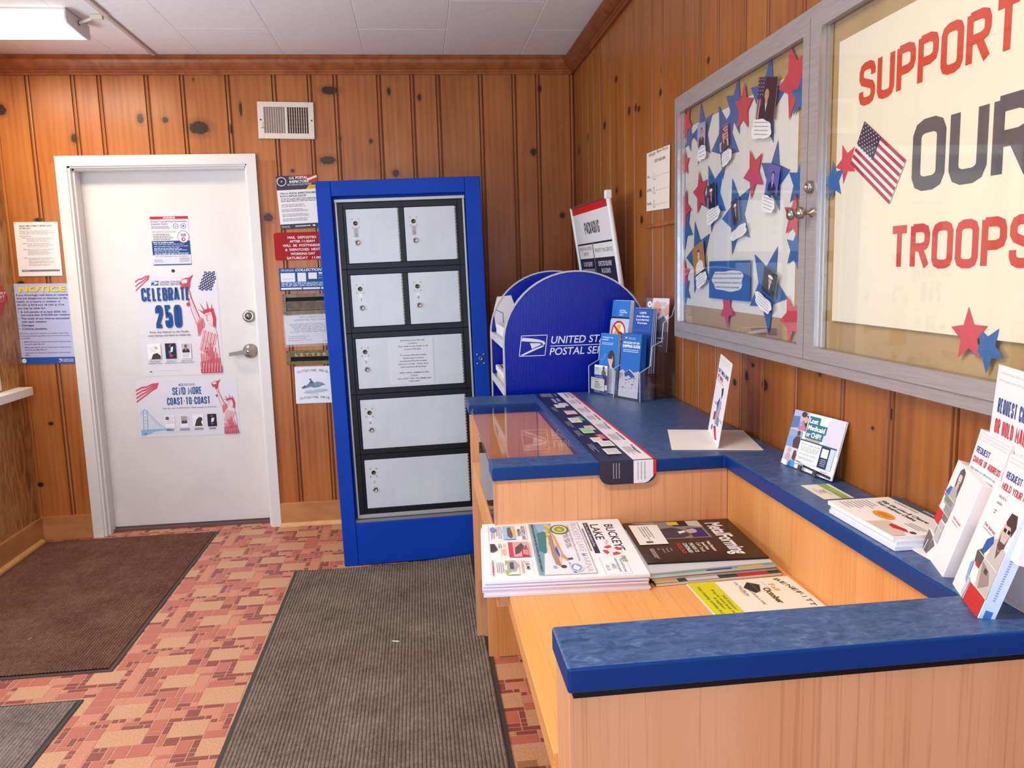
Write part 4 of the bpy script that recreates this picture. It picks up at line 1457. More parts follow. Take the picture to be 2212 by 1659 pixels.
s.poly([(.55, .83), (.57, .72), (.60, .67), (.625, .68), (.63, .72), (.615, .76), (.63, .83)], '453c3a').poly([(.71, .66), (.735, .64), (.73, .70)], 'c03a48').poly([(.72, .70), (.75, .69), (.74, .76), (.715, .77)], 'e6e8ee').poly([(.71, .78), (.745, .79), (.72, .82)], 'c03a48')
for x, w in ((.305, .08), (.45, .10), (.59, .09), (.725, .07)):
    s.greek(x - w / 2, .865, x + w / 2, .90, 2, '5a6080', int(x * 90), .6, .1, 'C')
s.rect(.055, .925, .07, .938, '2b3f78').line([(.10, .93), (.55, .905)], .0005, '8a8890')
robed_figure(s, .745, .02, .985, .985)
s.done()

# red diamond sign on the left wall (only its right corner shows)
XS = XL + .003
cR, cT, cB = PX(16.5, 640, XS), PX(0, 607, XS), PX(0, 660, XS)
hw = .12
cy, cz = cR.y - hw, cR.z
MT = frame((XS, cy, cz), (0, 1, 0), (0, 0, 1), (1, 0, 0))
dm = MB().prism([(-hw, 0), (0, -hw), (hw, 0), (0, hw)], 0, .0015, 'z').build('diamond_sign', pm('c01c28', .4), None, MT)
tag(dm, 'red diamond-shaped warning sign with white lettering on the left wall, cut off by the frame', 'sign')
p = Print(dm, MT @ Matrix.Translation((-hw, -hw, .0015)), 2 * hw, 2 * hw)
p.txt('INJURY', .93, .455, .055, .62, 'f4e6e4', 'R', .02).txt('LAST', .86, .535, .055, .45, 'f4e6e4', 'R', .02).line([(.15, .57), (.88, .57)], .0012, 'e8c4c4').greek(.3, .60, .80, .62, 1, 'e8c4c4')
p.done()

# ================================================================== lobby writing desk
ZT = .965
BEECH = laminate('beech_upright', 'z', (229, 171, 126), (219, 155, 108), (176, 112, 72))
BEECH_D = laminate('beech_desk', 'y', (236, 170, 102), (228, 156, 86), (190, 116, 54), 3.)
BEECH_S = laminate('beech_side', 'z', (228, 164, 100), (216, 144, 78), (180, 108, 52), 7.)
TOPB = mottled('blue_laminate', [(.30, (34, 62, 106)), (.46, (52, 82, 128)), (.60, (66, 96, 142)), (.76, (110, 136, 164))], 46, 8, .36, (1, 1.8, 1), 1.2)
EDGEB = mottled('blue_edge_band', [(.3, (0, 50, 118)), (.7, (1, 58, 128))], 3, 2, .35)
EDGEB.node_tree.nodes['Principled BSDF'].inputs['Specular IOR Level'].default_value = .25
dk = thing('writing_desk', 'U-shaped beech and blue laminate lobby writing desk along the right wall', 'desk', (.5, 2.0, 0))
out = [(.16, .912), (XR - .006, .912), (XR - .006, 3.07), (.16, 3.07), (.16, 2.872), (.41, 2.872), (.41, 2.035), (.16, 2.035), (.16, 1.93), (.755, 1.93), (.755, 1.032), (.16, 1.032)]
mb = MB()
n = len(out)
vs = [(x, y, ZT - .034) for x, y in out] + [(x, y, ZT) for x, y in out]
mb.add(vs, [tuple(range(n, 2 * n))], 0).add(vs, [tuple(range(n))[::-1]] + [(i, (i + 1) % n, n + (i + 1) % n, n + i) for i in range(n)], 1)
bmv = mb
import bmesh
me = mb.mesh('worktop', [TOPB, EDGEB])
bm = bmesh.new()
bm.from_mesh(me)
bmesh.ops.remove_doubles(bm, verts=bm.verts, dist=1e-5)
bm.to_mesh(me)
bm.free()
put(D.objects.new('worktop', me), dk, None, .004, 3)
MB().box((.168, .919, .9215), (XR - .007, .93, ZT - .034)).build('black_gasket', pm('121216', .5, 0, .2), dk)
MB().box((.164, .930, 0), (XR - .007, 1.026, ZT - .0345)).build('end_panel', BEECH, dk, None, .0015)
MB().box((.158, 1.0265, .744), (.7655, 1.938, .782)).build('desk_surface', BEECH_D, dk, None, .0015)
MB().box((.766, 1.027, .66), (.784, 1.955, ZT - .0345)).build('side_riser', BEECH_S, dk)
MB().box((.163, 1.9385, .60), (.765, 1.957, ZT - .0345)).build('front_riser', BEECH, dk, None, .0015)
MB().box((.1625, 1.9375, .62), (.169, 1.9385, ZT - .036)).build('edge_strip', pm('c98d5e', .5), dk)
MB().box((.16, 1.9575, .705), (.41, 2.72, .79)).build('case_floor', BEECH_D, dk)
MB().box((.411, 1.958, .705), (.425, 3.03, ZT - .0345)).build('case_divider', BEECH_S, dk)
MB().box((.168, 2.88, .30), (.409, 2.90, ZT - .0345)).build('case_end', BEECH, dk)
MB().box((.172, 3.035, 0), (XR - .007, 3.055, ZT - .0345)).build('back_panel', BEECH, dk)
MB().box((.204, 2.862, 0), (XR - .007, 2.879, .70)).build('base_panel', BEECH_S, dk)
MB().box((.785, 1.03, 0), (.80, 2.86, .90)).build('inner_panel', BEECH_S, dk)
GL = glass('case_glass', (.98, .98, .97), .03, .0, .6)
MB().box((.164, 2.037, .9515), (.409, 2.870, .958)).build('glass_top', GL, dk)
GL2 = glass('side_glass', (.80, .81, .80), .06, .02)
MB().box((.164, 1.962, .792), (.168, 2.44, .944)).build('side_glass', GL2, dk, None, .0006)
for k in range(5):
    MB().box((.19 + .02 * k, 2.00 + .085 * k, .7905), (.40, 2.006 + .085 * k, .86)).build('form_divider', pm('b98f66', .5), dk)
MB().box((.163, 2.036, .945), (.41, 2.0375, .958)).build('glass_stop', SILV, dk)

# things lying on the desk surface ----------------------------------------------------------
NZ = .7822
pa, pb, pc, pd = (PZ(x_, y_, .8163) for x_, y_ in ((1061.6, 1272), (1041.7, 1155), (1334.6, 1120.7), (1404, 1240)))
u_ = (pa - pb).normalized()          # reading direction: far to near
n_ = 11
for k in range(n_):
    z = NZ + .0031 * (k + 1)
    dx, dy = R.uniform(-.004, .004), R.uniform(-.003, .003)
    if k == n_ - 1:
        dx = dy = 0
    TL, TR, BL = Vector((pc.x + dx, pc.y + dy, z)), Vector((pd.x + dx, pd.y + dy, z)), Vector((pb.x + dx, pb.y + dy, z))
    topn = k == n_ - 1
    s = Sheet('newspaper', 'top copy of the white lake newspaper stack, with lifebelt and cruiser picture' if topn else 'white folded newspaper, %s from the top of the stack on the desk' % ('second third fourth fifth sixth seventh eighth ninth tenth bottommost'.split()[n_ - 2 - k]), 'newspaper',
              TL, TR, BL, 'f3f0f4' if topn else ('e6e4f2' if k % 2 else 'dedcf0'), th=.0029, group='stacked newspapers')
    if not topn:
        continue
    s.txt('BUCKEYE', .11, .125, .060, .50, '2e3140', b=.012).txt('LAKE', .10, .225, .060, .30, '2e3140', b=.012)
    s.txt('Marina', .42, .18, .03, .16, 'e6a8b4').rect(.06, .238, .64, .272, '2e3450').txt('Sun, Fun, and a Boatload of Fun', .08, .264, .018, .44, 'e8eaf0')
    s.ell(.60, .155, .085, .062, 'd24a50')
    for k in range(4):
        a = k * pi / 2 + .4
        s.poly([(.60 + .087 * cos(a - .28), .155 + .064 * sin(a - .28)), (.60 + .087 * cos(a + .28), .155 + .064 * sin(a + .28)), (.60 + .04 * cos(a + .28), .155 + .03 * sin(a + .28)), (.60 + .04 * cos(a - .28), .155 + .03 * sin(a - .28))], 'f6f2f2')
    s.ell(.60, .155, .042, .031, 'dfe4f0').txt('FREE', .70, .12, .030, .10, '7d9a5a', b=.01)
    s.box(.72, .10, .985, .26, .0006, '8a8c96').txt('This could be your', .74, .14, .018, .22, '4a6088').txt('advertising space', .74, .17, .018, .21, '4a6088').txt('AIRES', .82, .205, .024, .08, '7a98b8').txt('CALL US', .84, .24, .02, .08, '3c4a60')
    s.greek(.18, .285, .60, .30, 1, '8a8c96', 3, .8, 0)
    s.rect(.045, .31, .96, .66, 'e6e2ec')
    s.txt('BUCKEYE LAKE MARINA', .07, .365, .042, .86, 'f6f4fa', b=.03).txt('BUCKEYE LAKE MARINA', .07, .365, .042, .86, '9a98ac', b=-.005)
    s.txt("Central Ohio's Largest Selection of New and Pre-Owned Boats", .10, .395, .016, .66, '4a5a90')
    s.poly([(.05, .60), (.36, .57), (.62, .60), (.95, .63), (.95, .66), (.05, .66)], '7aa2b4').poly([(.05, .50), (.32, .53), (.30, .60), (.05, .62)], '8cb8dc').poly([(.20, .56), (.46, .55), (.62, .59), (.56, .63), (.24, .62)], '3f7c86').poly([(.30, .545), (.55, .56), (.62, .58), (.5, .575), (.32, .56)], 'd9d2a8')
    s.poly([(.17, .525), (.30, .505), (.72, .495), (.84, .515), (.80, .545), (.64, .555), (.30, .548)], 'a8887c').poly([(.19, .52), (.70, .492), (.82, .512), (.60, .52)], 'e6c4a8').poly([(.48, .51), (.64, .502), (.70, .512), (.56, .525)], '2a62c0').poly([(.30, .50), (.66, .478), (.68, .49), (.32, .512)], 'c8a070')
    s.poly([(.60, .49), (.72, .455), (.76, .465), (.68, .50)], 'c89a80').poly([(.70, .43), (.73, .425), (.74, .46), (.71, .46)], '50505c').line([(.78, .46), (.92, .44)], .0022, '70707c').ell(.92, .44, .02, .012, '4a4a54').ell(.84, .50, .025, .018, '50484a')
    for x, y in ((.09, .55), (.13, .53), (.20, .56), (.27, .55)):
        s.poly([(x - .03, y), (x, y - .028), (x + .035, y - .01), (x + .02, y + .012)], 'ecc63c')
    s.ell(.185, .455, .095, .066, '64744a').ell(.185, .455, .075, .052, 'd6dcae').ell(.185, .455, .055, .038, '84a048').poly([(.16, .46), (.19, .435), (.215, .45), (.19, .475)], 'ecc63c')
    s.txt('WED, SEPT 2ND', .26, .425, .018, .26, '6a6c80').txt('SAT, SEPT 6TH', .30, .445, .018, .24, '6a6c80')
    s.ell(.865, .425, .07, .045, 'd2d6ea').ell(.865, .425, .055, .034, '8a9acc').poly([(.82, .43), (.87, .40), (.91, .42), (.88, .45)], 'e8ecf6').ell(.845, .555, .02, .012, 'a8a8ae')
    s.greek(.06, .635, .90, .65, 1, '54586c', 8, .8, 0).box(.045, .31, .96, .665, .0008, '4a4c58')
    s.box(.06, .69, .36, .955, .0007, '6a6c78').txt('BUCKEYE LAKE', .09, .725, .026, .26, '33363f', b=.012).txt('MARINA', .15, .755, .026, .13, '33363f', b=.012)
    s.rect(.08, .77, .34, .855, '9cc4e4').poly([(.10, .80), (.28, .785), (.33, .80), (.28, .825), (.12, .825)], '6c5a68').poly([(.09, .775), (.2, .77), (.33, .78), (.30, .79), (.12, .785)], 'e0b83c')
    s.txt("Central Ohio's Largest", .08, .872, .014, .25, '50525e').txt('Selection of New and', .08, .888, .014, .24, '50525e').txt('Pre-Owned Boats', .08, .904, .014, .19, '50525e').ell(.14, .925, .05, .022, '7c90c8').greek(.20, .915, .34, .945, 3, '8a8c96', 5)
    s.rect(.40, .69, .66, .83, 'd6a0a6').rect(.40, .80, .66, .83, 'c84858').poly([(.42, .74), (.50, .72), (.60, .76), (.62, .79), (.50, .785)], '5c5054').poly([(.46, .71), (.54, .70), (.52, .74)], '787078').rect(.53, .70, .66, .745, 'c63040').greek(.545, .705, .645, .74, 4, 'f0d8d8', 3)
    s.box(.39, .68, .67, .955, .0005, '9a9ca6').txt('ANTIQUE', .42, .865, .022, .2, 'd0a060').poly([(.42, .92), (.52, .90), (.56, .93), (.56, .95), (.42, .95)], '4a4440').txt('NWC', .52, .885, .03, .12, 'e0a860').greek(.42, .875, .50, .90, 2, '6a6c78', 4)
    s.box(.69, .69, .955, .955, .0005, '9a9ca6').txt('J & M', .74, .735, .026, .12, '33405a', b=.004).txt('Construction', .72, .762, .022, .20, 'b84850').rect(.71, .78, .94, .86, 'e2e4d4').poly([(.72, .85), (.72, .80), (.80, .775), (.90, .80), (.90, .855)], 'b0a8b0').rect(.75, .81, .86, .835, '5c5862').poly([(.70, .86), (.76, .84), (.80, .865)], '9cbc54').poly([(.86, .87), (.90, .83), (.945, .86)], '9cbc54')
    s.greek(.73, .875, .92, .925, 4, '7c7e88', 6, .4, .3, 'C').greek(.71, .935, .94, .948, 1, 'c04850', 4, .8, 0)
    s.done()

mags = [('bottom magazine of the stack, dark green cover with red lettering', (.482, 1.623), (.774, 1.636), '2f3d34', .0065, 0), ('thin grey-backed magazine second from the bottom of the stack', (.478, 1.640), (.770, 1.650), '6c645e', .005, .01),
        ('aqua blue catalogue in the middle of the magazine stack', (.472, 1.640), (.768, 1.655), '79bcc6', .006, -.01), ('pale glossy catalogue just under the dark top magazine', (.474, 1.645), (.764, 1.662), 'cfd2d8', .0045, .0)]
z = NZ
for k, (lab, A, B_, colr, th, yaw) in enumerate(mags):
    a, b = Vector((A[0], A[1], 0)) * .966, Vector((B_[0], B_[1], 0)) * .966
    u = (b - a).normalized()
    w = .283
    far = Vector((-u.y, u.x, 0)) * (.30 if k < 3 else .285)
    z += th
    s = Sheet('magazine', lab, 'magazine', (b + far + Vector((0, 0, z))), b + Vector((0, 0, z)), a + far + Vector((0, 0, z)), colr, th - .0003, 'magazines in the stack', rough=.25)
    e = MB()
    w_, h_ = s.w, s.h
    e.box((.0005, .0005, -th + .0008), (w_ + .0005, h_ - .001, -.0006))
    e.build('page_block', pm('b9b2ae' if k % 2 else 'd8d4d0', .6), s.o, s.M)
    if k == 0:
        s.rect(.80, .1, 1, .35, 'c02c34').txt('TRACTOR', .965, .62, .05, .3, 'd8d4d4', 'R', .02).rect(.88, .5, 1, .75, 'c8c4c8').rect(.85, .82, 1, 1, 'c8a070')
    if k == 2:
        s.rect(.86, .35, 1, .55, '2c4c9c').rect(.90, .1, 1, .3, 'd8c84a').greek(.9, .6, 1, .9, 3, '446a78', 2)
    s.done()
z += .0045
TLm, TRm, BLm = PZ(1571.7, 1120, z), PZ(1661, 1203, z), PZ(1352, 1142.8, z)
s = Sheet('magazine', 'dark brown metalworking magazine with white title on top of the magazine stack', 'magazine', TLm, TRm, BLm, '2a1d19', .004, 'magazines in the stack', rough=.22)
s.txt('MetalForming', .10, .25, .135, .80, 'efe9ea', b=.03)
s.rect(.02, .30, .48, .72, '8a7c7a').poly([(.02, .30), (.2, .30), (.12, .5), (.02, .55)], 'c9bfb8').rect(.22, .32, .46, .46, '3e2c66').rect(.02, .42, .16, .56, '2a2422').rect(.03, .50, .12, .60, 'd8b83c')
s.poly([(.22, .72), (.18, .58), (.26, .50), (.40, .47), (.46, .55), (.46, .72)], '463a4c').ell(.30, .44, .055, .04, 'd8a890').ell(.29, .415, .055, .03, 'b8b0b0').poly([(.28, .50), (.32, .49), (.36, .56), (.30, .56)], 'e8e6ea')
s.rect(.02, .72, .48, .93, '9c928e').poly([(.02, .93), (.1, .74), (.2, .9), (.3, .76), (.44, .93)], '5c524e')
for t, y, c_, w_ in (('EXCELLENCE', .66, 'd84a3c', .24), ('CONTINUED', .605, 'f0ecec', .23), ('THE PATH TO', .55, 'f0ecec', .22), ('Craft Trends', .49, 'd8c080', .22)):
    s.txt(t, .60, y, .034, w_, c_, b=.02)
s.txt('Special Issue', .60, .44, .028, .18, 'f0ecec', b=.02).txt('Metal Stamping', .58, .39, .028, .24, 'f0ecec', b=.02)
for k in range(4):
    s.txt(('Tooling', 'Press Shop', 'Automation', 'Dies')[k], .70, .74 + .035 * k, .016, None, 'c8c0bc')
s.greek(.70, .88, .95, .92, 3, 'c8c0bc', 3)
s.poly([(.10, .70), (.60, .72), (.60, .97), (.08, .96)], 'f0e9e2').greek(.14, .80, .5, .90, 4, '9a948e', 5).rect(.52, .84, .56, .90, '4a4440')
s.done()

f0 = PZ(1701, 1244, NZ + .001)
f1 = PZ(1486, 1267, NZ + .001)
u = Vector((.02, -1, 0)).normalized()
s = Sheet('flyer', 'cream event flyer with a yellow panel lying flat on the desk', 'flyer', f0, f0 + u * .216, f1, 'f3e9d9', .0006)
for k, ch_ in enumerate('BENEFITTING'):
    a = (k - 5) / 5
    s.txt(ch_, .5 + a * .42, .10 + .06 * a * a, .05, .07 if ch_ != 'I' else None, '3a3634', 'C', .01, 0, -a * .25)
s.txt('Fall', .16, .27, .055, .16, 'e0a850').txt('October', .24, .36, .06, .36, '6a5a20', b=.03).txt('ONCE UPON A TIME', .18, .50, .024, .42, '70605a').txt('2025', .24, .58, .026, .14, 'e0b080')
s.poly([(.08, .44), (.16, .35), (.30, .40), (.34, .46), (.20, .52)], '3a3230').txt('Cat Trap Fix Inc.', .06, .56, .030, .34, '3a4a8c', sh=.2).box(.10, .30, .32, .42, .0007, '8a90a8')
s.rect(0, .73, 1, .985, 'd4cf1e')
for t, y, w_ in (('FREE Admission!', .785, .34), ('Bring the whole family, friends', .83, .62), ('& neighbors', .875, .26), ('Enjoy shopping, activities, & Live Music', .93, .80)):
    s.txt(t, .5, y, .028, w_, '2c2c20', 'C', .008, .15)
s.done()

# banner of mailing rules draped over the far counter
bn = thing('counter_banner', 'navy, white and red mailing rules banner draped over the blue counter edge', 'banner', (.5, 2.4, ZT))
xa, xb, yf, yn, zt = .428, .574, 3.06, 1.9285, ZT + .0012
mb = MB()
pts = [(yf, zt), (yn + .003, zt), (yn - .001, zt - .003), (yn - .002, zt - .034)]
vs = []
for y, z in pts:
    vs += [(xa, y, z), (xb, y, z)]
mb.add(vs, [(2 * i, 2 * i + 2, 2 * i + 3, 2 * i + 1) for i in range(3)])
rc = .03
fl = [(xa, zt - .034)] + [(xa + rc - rc * cos(t * pi / 10), zt - .034 - .026 * sin(t * pi / 10)) for t in range(1, 6)] + [(xb - rc + rc * sin(t * pi / 10), zt - .034 - .026 * cos(t * pi / 10)) for t in range(0, 5)] + [(xb, zt - .034)]
mb.add([(x, yn - .0022, z) for x, z in fl], [tuple(range(len(fl)))])
mb.build('paper', pm('26283f', .35), bn)
Lb = yf - yn
p = Print(bn, frame((xa, yf, zt), (0, -1, 0), (1, 0, 0), (0, 0, 1)), Lb - .004, xb - xa, .0003)
p.rect(0, .0, 1, .055, 'cf3238').rect(0, .055, 1, .40, 'f0ebf0')
p.txt('SENDING MAIL', .01, .16, .07, .12, '4a4a5a', b=.02).txt('OVERSEAS?', .01, .27, .07, .10, '4a4a5a', b=.02)
for k, (x, t) in enumerate(((.17, 'Customs forms'), (.32, 'Forms'), (.45, 'Restrictions'), (.58, 'Tracking'), (.72, 'Labels'), (.87, 'Shipping'))):
    p.txt(t, x, .15 + .02 * (k % 2), .05, .075, '4a4a5a', b=.02).greek(x, .20, x + .085, .36, 5, '8a8694', k, .4, .35).ell(x - .012, .13, .004, .025, '3c3c4c')
p.txt('Domestic', .02, .52, .05, .06, 'dcdce8').greek(.01, .60, .11, .9, 9, 'cfd0dc', 3, .4, .4).txt('CHOOSE', .12, .60, .07, .06, 'e8e8f0', b=.03).txt('YOUR SERVICE', .12, .72, .07, .09, 'e8e8f0', b=.03)
for x0, x1, y0, y1, c_ in ((.215, .275, .46, .66, 'e4e6ea'), (.24, .30, .58, .80, 'eef0ec'), (.35, .43, .47, .72, 'f0e4e4'), (.455, .53, .46, .62, '3c8c62'), (.475, .55, .56, .80, 'e8ece8'), (.60, .66, .46, .64, 'eccbd6'), (.63, .70, .54, .78, 'a8dca0'), (.72, .78, .44, .60, 'd83a3a'), (.755, .81, .56, .76, 'eee6e2'), (.80, .86, .44, .70, 'f0ecec'), (.885, .945, .48, .74, 'e4e0e0')):
    p.rect(x0, y0, x1, y1, c_).greek(x0 + .006, y0 + .03, x1 - .006, y1 - .03, 5, '9aa0a4' if c_[0] in 'efa' else 'e8dcdc', int(x0 * 99), .35, .4)
p.rect(.35, .47, .362, .72, 'c8354a').rect(.42, .47, .43, .72, 'c8354a')
for x in (.33, .57, .70, .87):
    p.greek(x - .04, .84, x + .05, .95, 3, 'aaaabc', int(x * 50), .4, .4)
p.done('print')
p = Print(bn, frame((xa, yn - .0024, zt - .06), (1, 0, 0), (0, 0, 1), (0, -1, 0)), xb - xa, .06, .0003)
p.poly([(.60, 0), (.945, 0), (.945, .72), (.86, .93), (.795, .985), (.60, .985)], 'e6e6f0').poly([(.945, 0), (1, 0), (1, .56), (.945, .74)], 'cf3238')
for k in range(3):
    p.greek(.67 + .06 * k, .08, .69 + .06 * k, .85, 14, '8a8a9a', k, .75, .3)
    p.greek(.24 + .05 * k, .08, .258 + .05 * k, .75, 12, 'b8b8c8', k + 4, .75, .3)
p.done('print')

# ================================================================== mailing supplies rack behind the desk
RX0, RX1, RZ = .32, .905, 1.435
BLU2, nt, bs = mat('blue_fluted_plastic')
fv = coords(nt, (1, 1, 1))
wv = N(nt, 'ShaderNodeTexWave', wave_type='BANDS', bands_direction='X', wave_profile='SIN')
wv.inputs['Scale'].default_value = 52
L(nt, fv, wv.inputs['Vector'])
bs.inputs['Base Color'].default_value = lin((0, 28, 156))
bs.inputs['Roughness'].default_value = .22
bs.inputs['Specular IOR Level'].default_value = .28
bump(nt, bs, wv.outputs['Fac'], .13, .002)
WEDGE = pm('c6c9d0', .3)


def arch(n=28):
    cx, rx, zc = (RX0 + RX1) / 2, (RX1 - RX0) / 2, 1.155
    return [(cx - rx * cos(pi * i / n), zc + (RZ - zc) * sin(pi * i / n)) for i in range(n + 1)]


rk_ = thing('supplies_rack', 'blue round-topped mailing supplies rack with white edging standing behind the desk', 'rack', (.61, 3.4, 0))
for nm, y in (('front_panel', 3.135), ('rear_panel', 3.70)):
    ar = arch()
    pl = [(RX0, 0)] + ar + [(RX1, 0)]
    pn = MB().prism(pl[::-1], y, y + .012, 'y').build(nm, BLU2, rk_)
    ed = MB()
    e0 = [(x, y - .001, z) for x, z in [(RX0, .004)] + ar + [(RX1, .004)]]
    vs = []
    for k, (x, z) in enumerate([(RX0, 0)] + ar + [(RX1, 0)]):
        cx, zc = (RX0 + RX1) / 2, 1.155
        d = Vector((x - cx, 0, max(0, z - zc))).normalized()
        o1, o2 = Vector((x, 0, z)) + d * .0015, Vector((x, 0, z)) - d * .0045
        vs += [(o1.x, y - .003, o1.z), (o1.x, y + .015, o1.z), (o2.x, y + .015, o2.z), (o2.x, y - .003, o2.z)]
    m_ = len(vs) // 4
    ed.add(vs, [(4 * i + j, 4 * i + (j + 1) % 4, 4 * i + 4 + (j + 1) % 4, 4 * i + 4 + j) for i in range(m_ - 1) for j in range(4)])
    ed.build('edge_trim', WEDGE, pn)
    if nm == 'front_panel':
        p = Print(pn, frame((RX0, y, 0), (1, 0, 0), (0, 0, 1), (0, -1, 0)), RX1 - RX0, 1.2, .0004)
        p.usps(.105, 1 - 1.187 / 1.2, .080 / 1.2, 'e9ebf4', .72)
        p.done()
z1, z2 = PX(1075, 730, RX0).z, PX(1078, 828, RX0).z
for z in (z1, z2, .62, .25):
    sh = MB().box((RX0 + .004, 3.149, z - .012), (.80, 3.698, z))
    sh.build('shelf', WEDGE, rk_)
    MB().box((RX0 + .002, 3.149, z - .028), (RX0 + .006, 3.698, z + .004)).build('shelf_lip', pm('d3d2da', .4), rk_)
p = Print(rk_, frame((RX0, 3.70, 0), (1, 0, 0), (0, 0, 1), (0, -1, 0)), .585, RZ, .0006)
q = lambda x, z: (x / .585, 1 - z / RZ)
p.poly([q(*a) for a in ((.025, z1 + .02), (.018, z1 + .10), (.035, z1 + .16), (.10, z1 + .165), (.115, z1 + .12), (.10, z1 + .02))], 'e6e2e2')
p.line([q(.03, z1 + .10), q(.06, z1 + .085), q(.062, z1 + .03)], .003, '3c3c60')
p.done('print')
bxs = [('brown-edged white mailing box lying on the lower rack shelf', (RX0 + .015, 3.22, z2), (.62, 3.60, z2 + .025), 'd8c9b0'), ('white flat mailing box with red stripe, upper one on the lower shelf', (RX0 + .012, 3.20, z2 + .0255), (.62, 3.62, z2 + .05), 'ece4dc'),
       ('white padded mailer lying on the upper rack shelf', (RX0 + .02, 3.25, z1), (.60, 3.62, z1 + .045), 'e9e4e4')]
for lab, a, b, c_ in bxs:
    o = MB().box((0, 0, 0), Vector(b) - Vector(a)).build('mailing_box', pm(c_, .6), None, Matrix.Translation(a), .003)
    tag(o, lab, 'box', 'mailing boxes on the rack shelves')
    if c_ == 'ece4dc':
        pr = Print(o, Matrix.Translation(a), b[0] - a[0], b[1] - a[1], b[2] - a[2] + .0003)
        pr.rect(.05, 0, .08, 1, 'c03a40').greek(.12, .1, .5, .3, 4, '6a7090', 2)
        pr.done()

# packaging sign in its white frame, leaning in the corner
tr_, br_ = PY(1313, 425, 3.4), PY(1343, 625, 3.4)
tl2, bl2 = PY(1235, 452, 4.01), PY(1255, 592, 4.01)
dn = (br_ - tr_).normalized()
sgh = .415
TLs, TRs = tl2, tr_
Md = thing('packaging_sign', 'tall packaging sign with red top in a white frame, leaning behind the rack', 'sign', tr_)
s = Sheet('sign_panel', None, None, TLs, TRs, TLs + dn * sgh, 'ece6e2', .003, parent=Md)
s.rect(0, 0, 1, .085, 'cf2420').block('PACKAGING', .29, .33, .135, .40, '2e2a30', .15, .5).rect(.02, .425, 1, 1, '2b2840')
s.rect(.035, .445, .43, .60, 'efe9e4').rect(.455, .445, .965, .60, 'efe9e4')
s.txt('PRIORITY MAIL EXPRESS', .233, .505, .038, .34, '2e2a30', 'C', .0).txt('SERVICE', .233, .565, .038, .13, '2e2a30', 'C', .0).txt('PRIORITY MAIL SERVICE', .71, .54, .042, .44, '2e2a30', 'C', .0)
s.txt('1-2 DAY DELIVERY', .24, .69, .05, .26, 'd8d4dc', 'C', .02).txt('TO MOST DESTINATIONS', .24, .77, .05, .34, 'd8d4dc', 'C', .02).greek(.06, .81, .42, .88, 3, 'b0acbc', 3, .5, .2, 'C')
s.txt('EXPECTED DELIVERY', .70, .69, .05, .34, 'd8d4dc', 'C', .02).txt('IN 2-3 DAYS', .70, .77, .05, .22, 'd8d4dc', 'C', .02).line([(.445, .425), (.445, 1)], .004, 'c8c4cc')
for x in (.52, .64, .77):
    s.poly([(x, .95), (x, .86), (x + .05, .83), (x + .09, .85), (x + .09, .95)], 'c9c2cc')
s.done()
ux = (TRs - TLs).normalized()
off = ux * .006
MB().cyl(TRs + off - dn * .012, TRs + off + dn * .63, .011, n=12).build('frame_post', pm('efece8', .4), Md)
MB().cyl(TLs - off - dn * .004, TLs - off + dn * .62, .008, n=12).build('frame_post', pm('efece8', .4), Md)
MB().cyl(TLs - dn * .002, TRs - dn * .002, .005, n=8).build('top_rail', pm('6a5248', .4), Md)
MB().box((-.014, -.014, -.018), (.014, .014, .018), 0, Matrix.Translation(TRs + off - dn * .01)).build('corner_cap', pm('f4f1ee', .4), Md, None, .004)

# handwritten utility sheet on the right wall
XW = XR - .004
s = Sheet('utility_sheet', 'cream handwritten utility shut-off sheet on the right wall beside the display cabinet', 'notice', PX(1397, 332, XW), PX(1447, 312, XW), PX(1395, 457, XW), 'efe2d2')
s.txt('SPEAKER-', .10, .075, .050, .32, '4a4440', sh=.2).txt('Back Porch', .46, .055, .050, .46, '4a4440', sh=.2).txt('UTILITY SHUT-OFFS', .36, .20, .048, .46, '5a5450', b=.015)
for k, (t, n_) in enumerate((('GAS', '1'), ('ELECTRIC', '4'), ('WATER', '2'))):
    y = .43 + .235 * k
    s.txt(t, .04, y, .042, .10 if k == 0 else .19, '4a4440').line([(.14 if k == 0 else .25, y + .01), (.98, y - .005)], .0008, '7a726c').txt(n_, .33, y - .01, .06, None, '4a4440', sh=.2).txt('LOCATION', .30, y + .055, .022, .12, '7a726c')
s.done()

# ================================================================== brochure holder
HO = Vector((.637, 3.035, ZT + .0005))
e1 = Vector((.438, -.899, 0)).normalized()
e2 = Vector((.899, .438, 0)).normalized()
HM = frame(HO, e1, e2, (0, 0, 1))
HWD = .297
ACR = glass('clear_acrylic', (.95, .96, .97), .06, .02)
bh = thing('brochure_holder', 'clear acrylic six-pocket brochure holder on the far end of the blue counter', 'brochure holder', M=HM)
th = .003
MB().box((0, 0, 0), (HWD, .172, th)).box((0, .169, th), (HWD, .172, .345)).build('back_and_base', ACR, bh, HM)
tiers = [(0, 0, .105), (.058, .085, .195), (.113, .17, .275)]
for k, (y, z0, z1) in enumerate(tiers):
    mb = MB().box((0, y, z0), (HWD, y + th, z1))
    if k:
        mb.box((0, y, z0), (HWD, y + .055, z0 + th))
    mb.build('pocket_front', ACR, bh, HM)
for x in (0, HWD / 2 - th / 2, HWD - th):
    prof = [(0, 0), (.17, 0), (.17, .34), (.155, .30), (.113, .275), (.105, .21), (.058, .195), (.050, .125), (0, .105)]
    MB().prism(prof[::-1], x, x + th, 'x').build('side_wall', ACR, bh, HM)
    rim = MB()
    pts = [(x + th / 2, a, b) for a, b in prof[2:]] + [(x + th / 2, 0, .0)]
    for a, b in zip(pts, pts[1:]):
        rim.cyl(a, b, .0016, n=6)
    rim.build('polished_edge', pm('cfd4d8', .15), bh, HM)


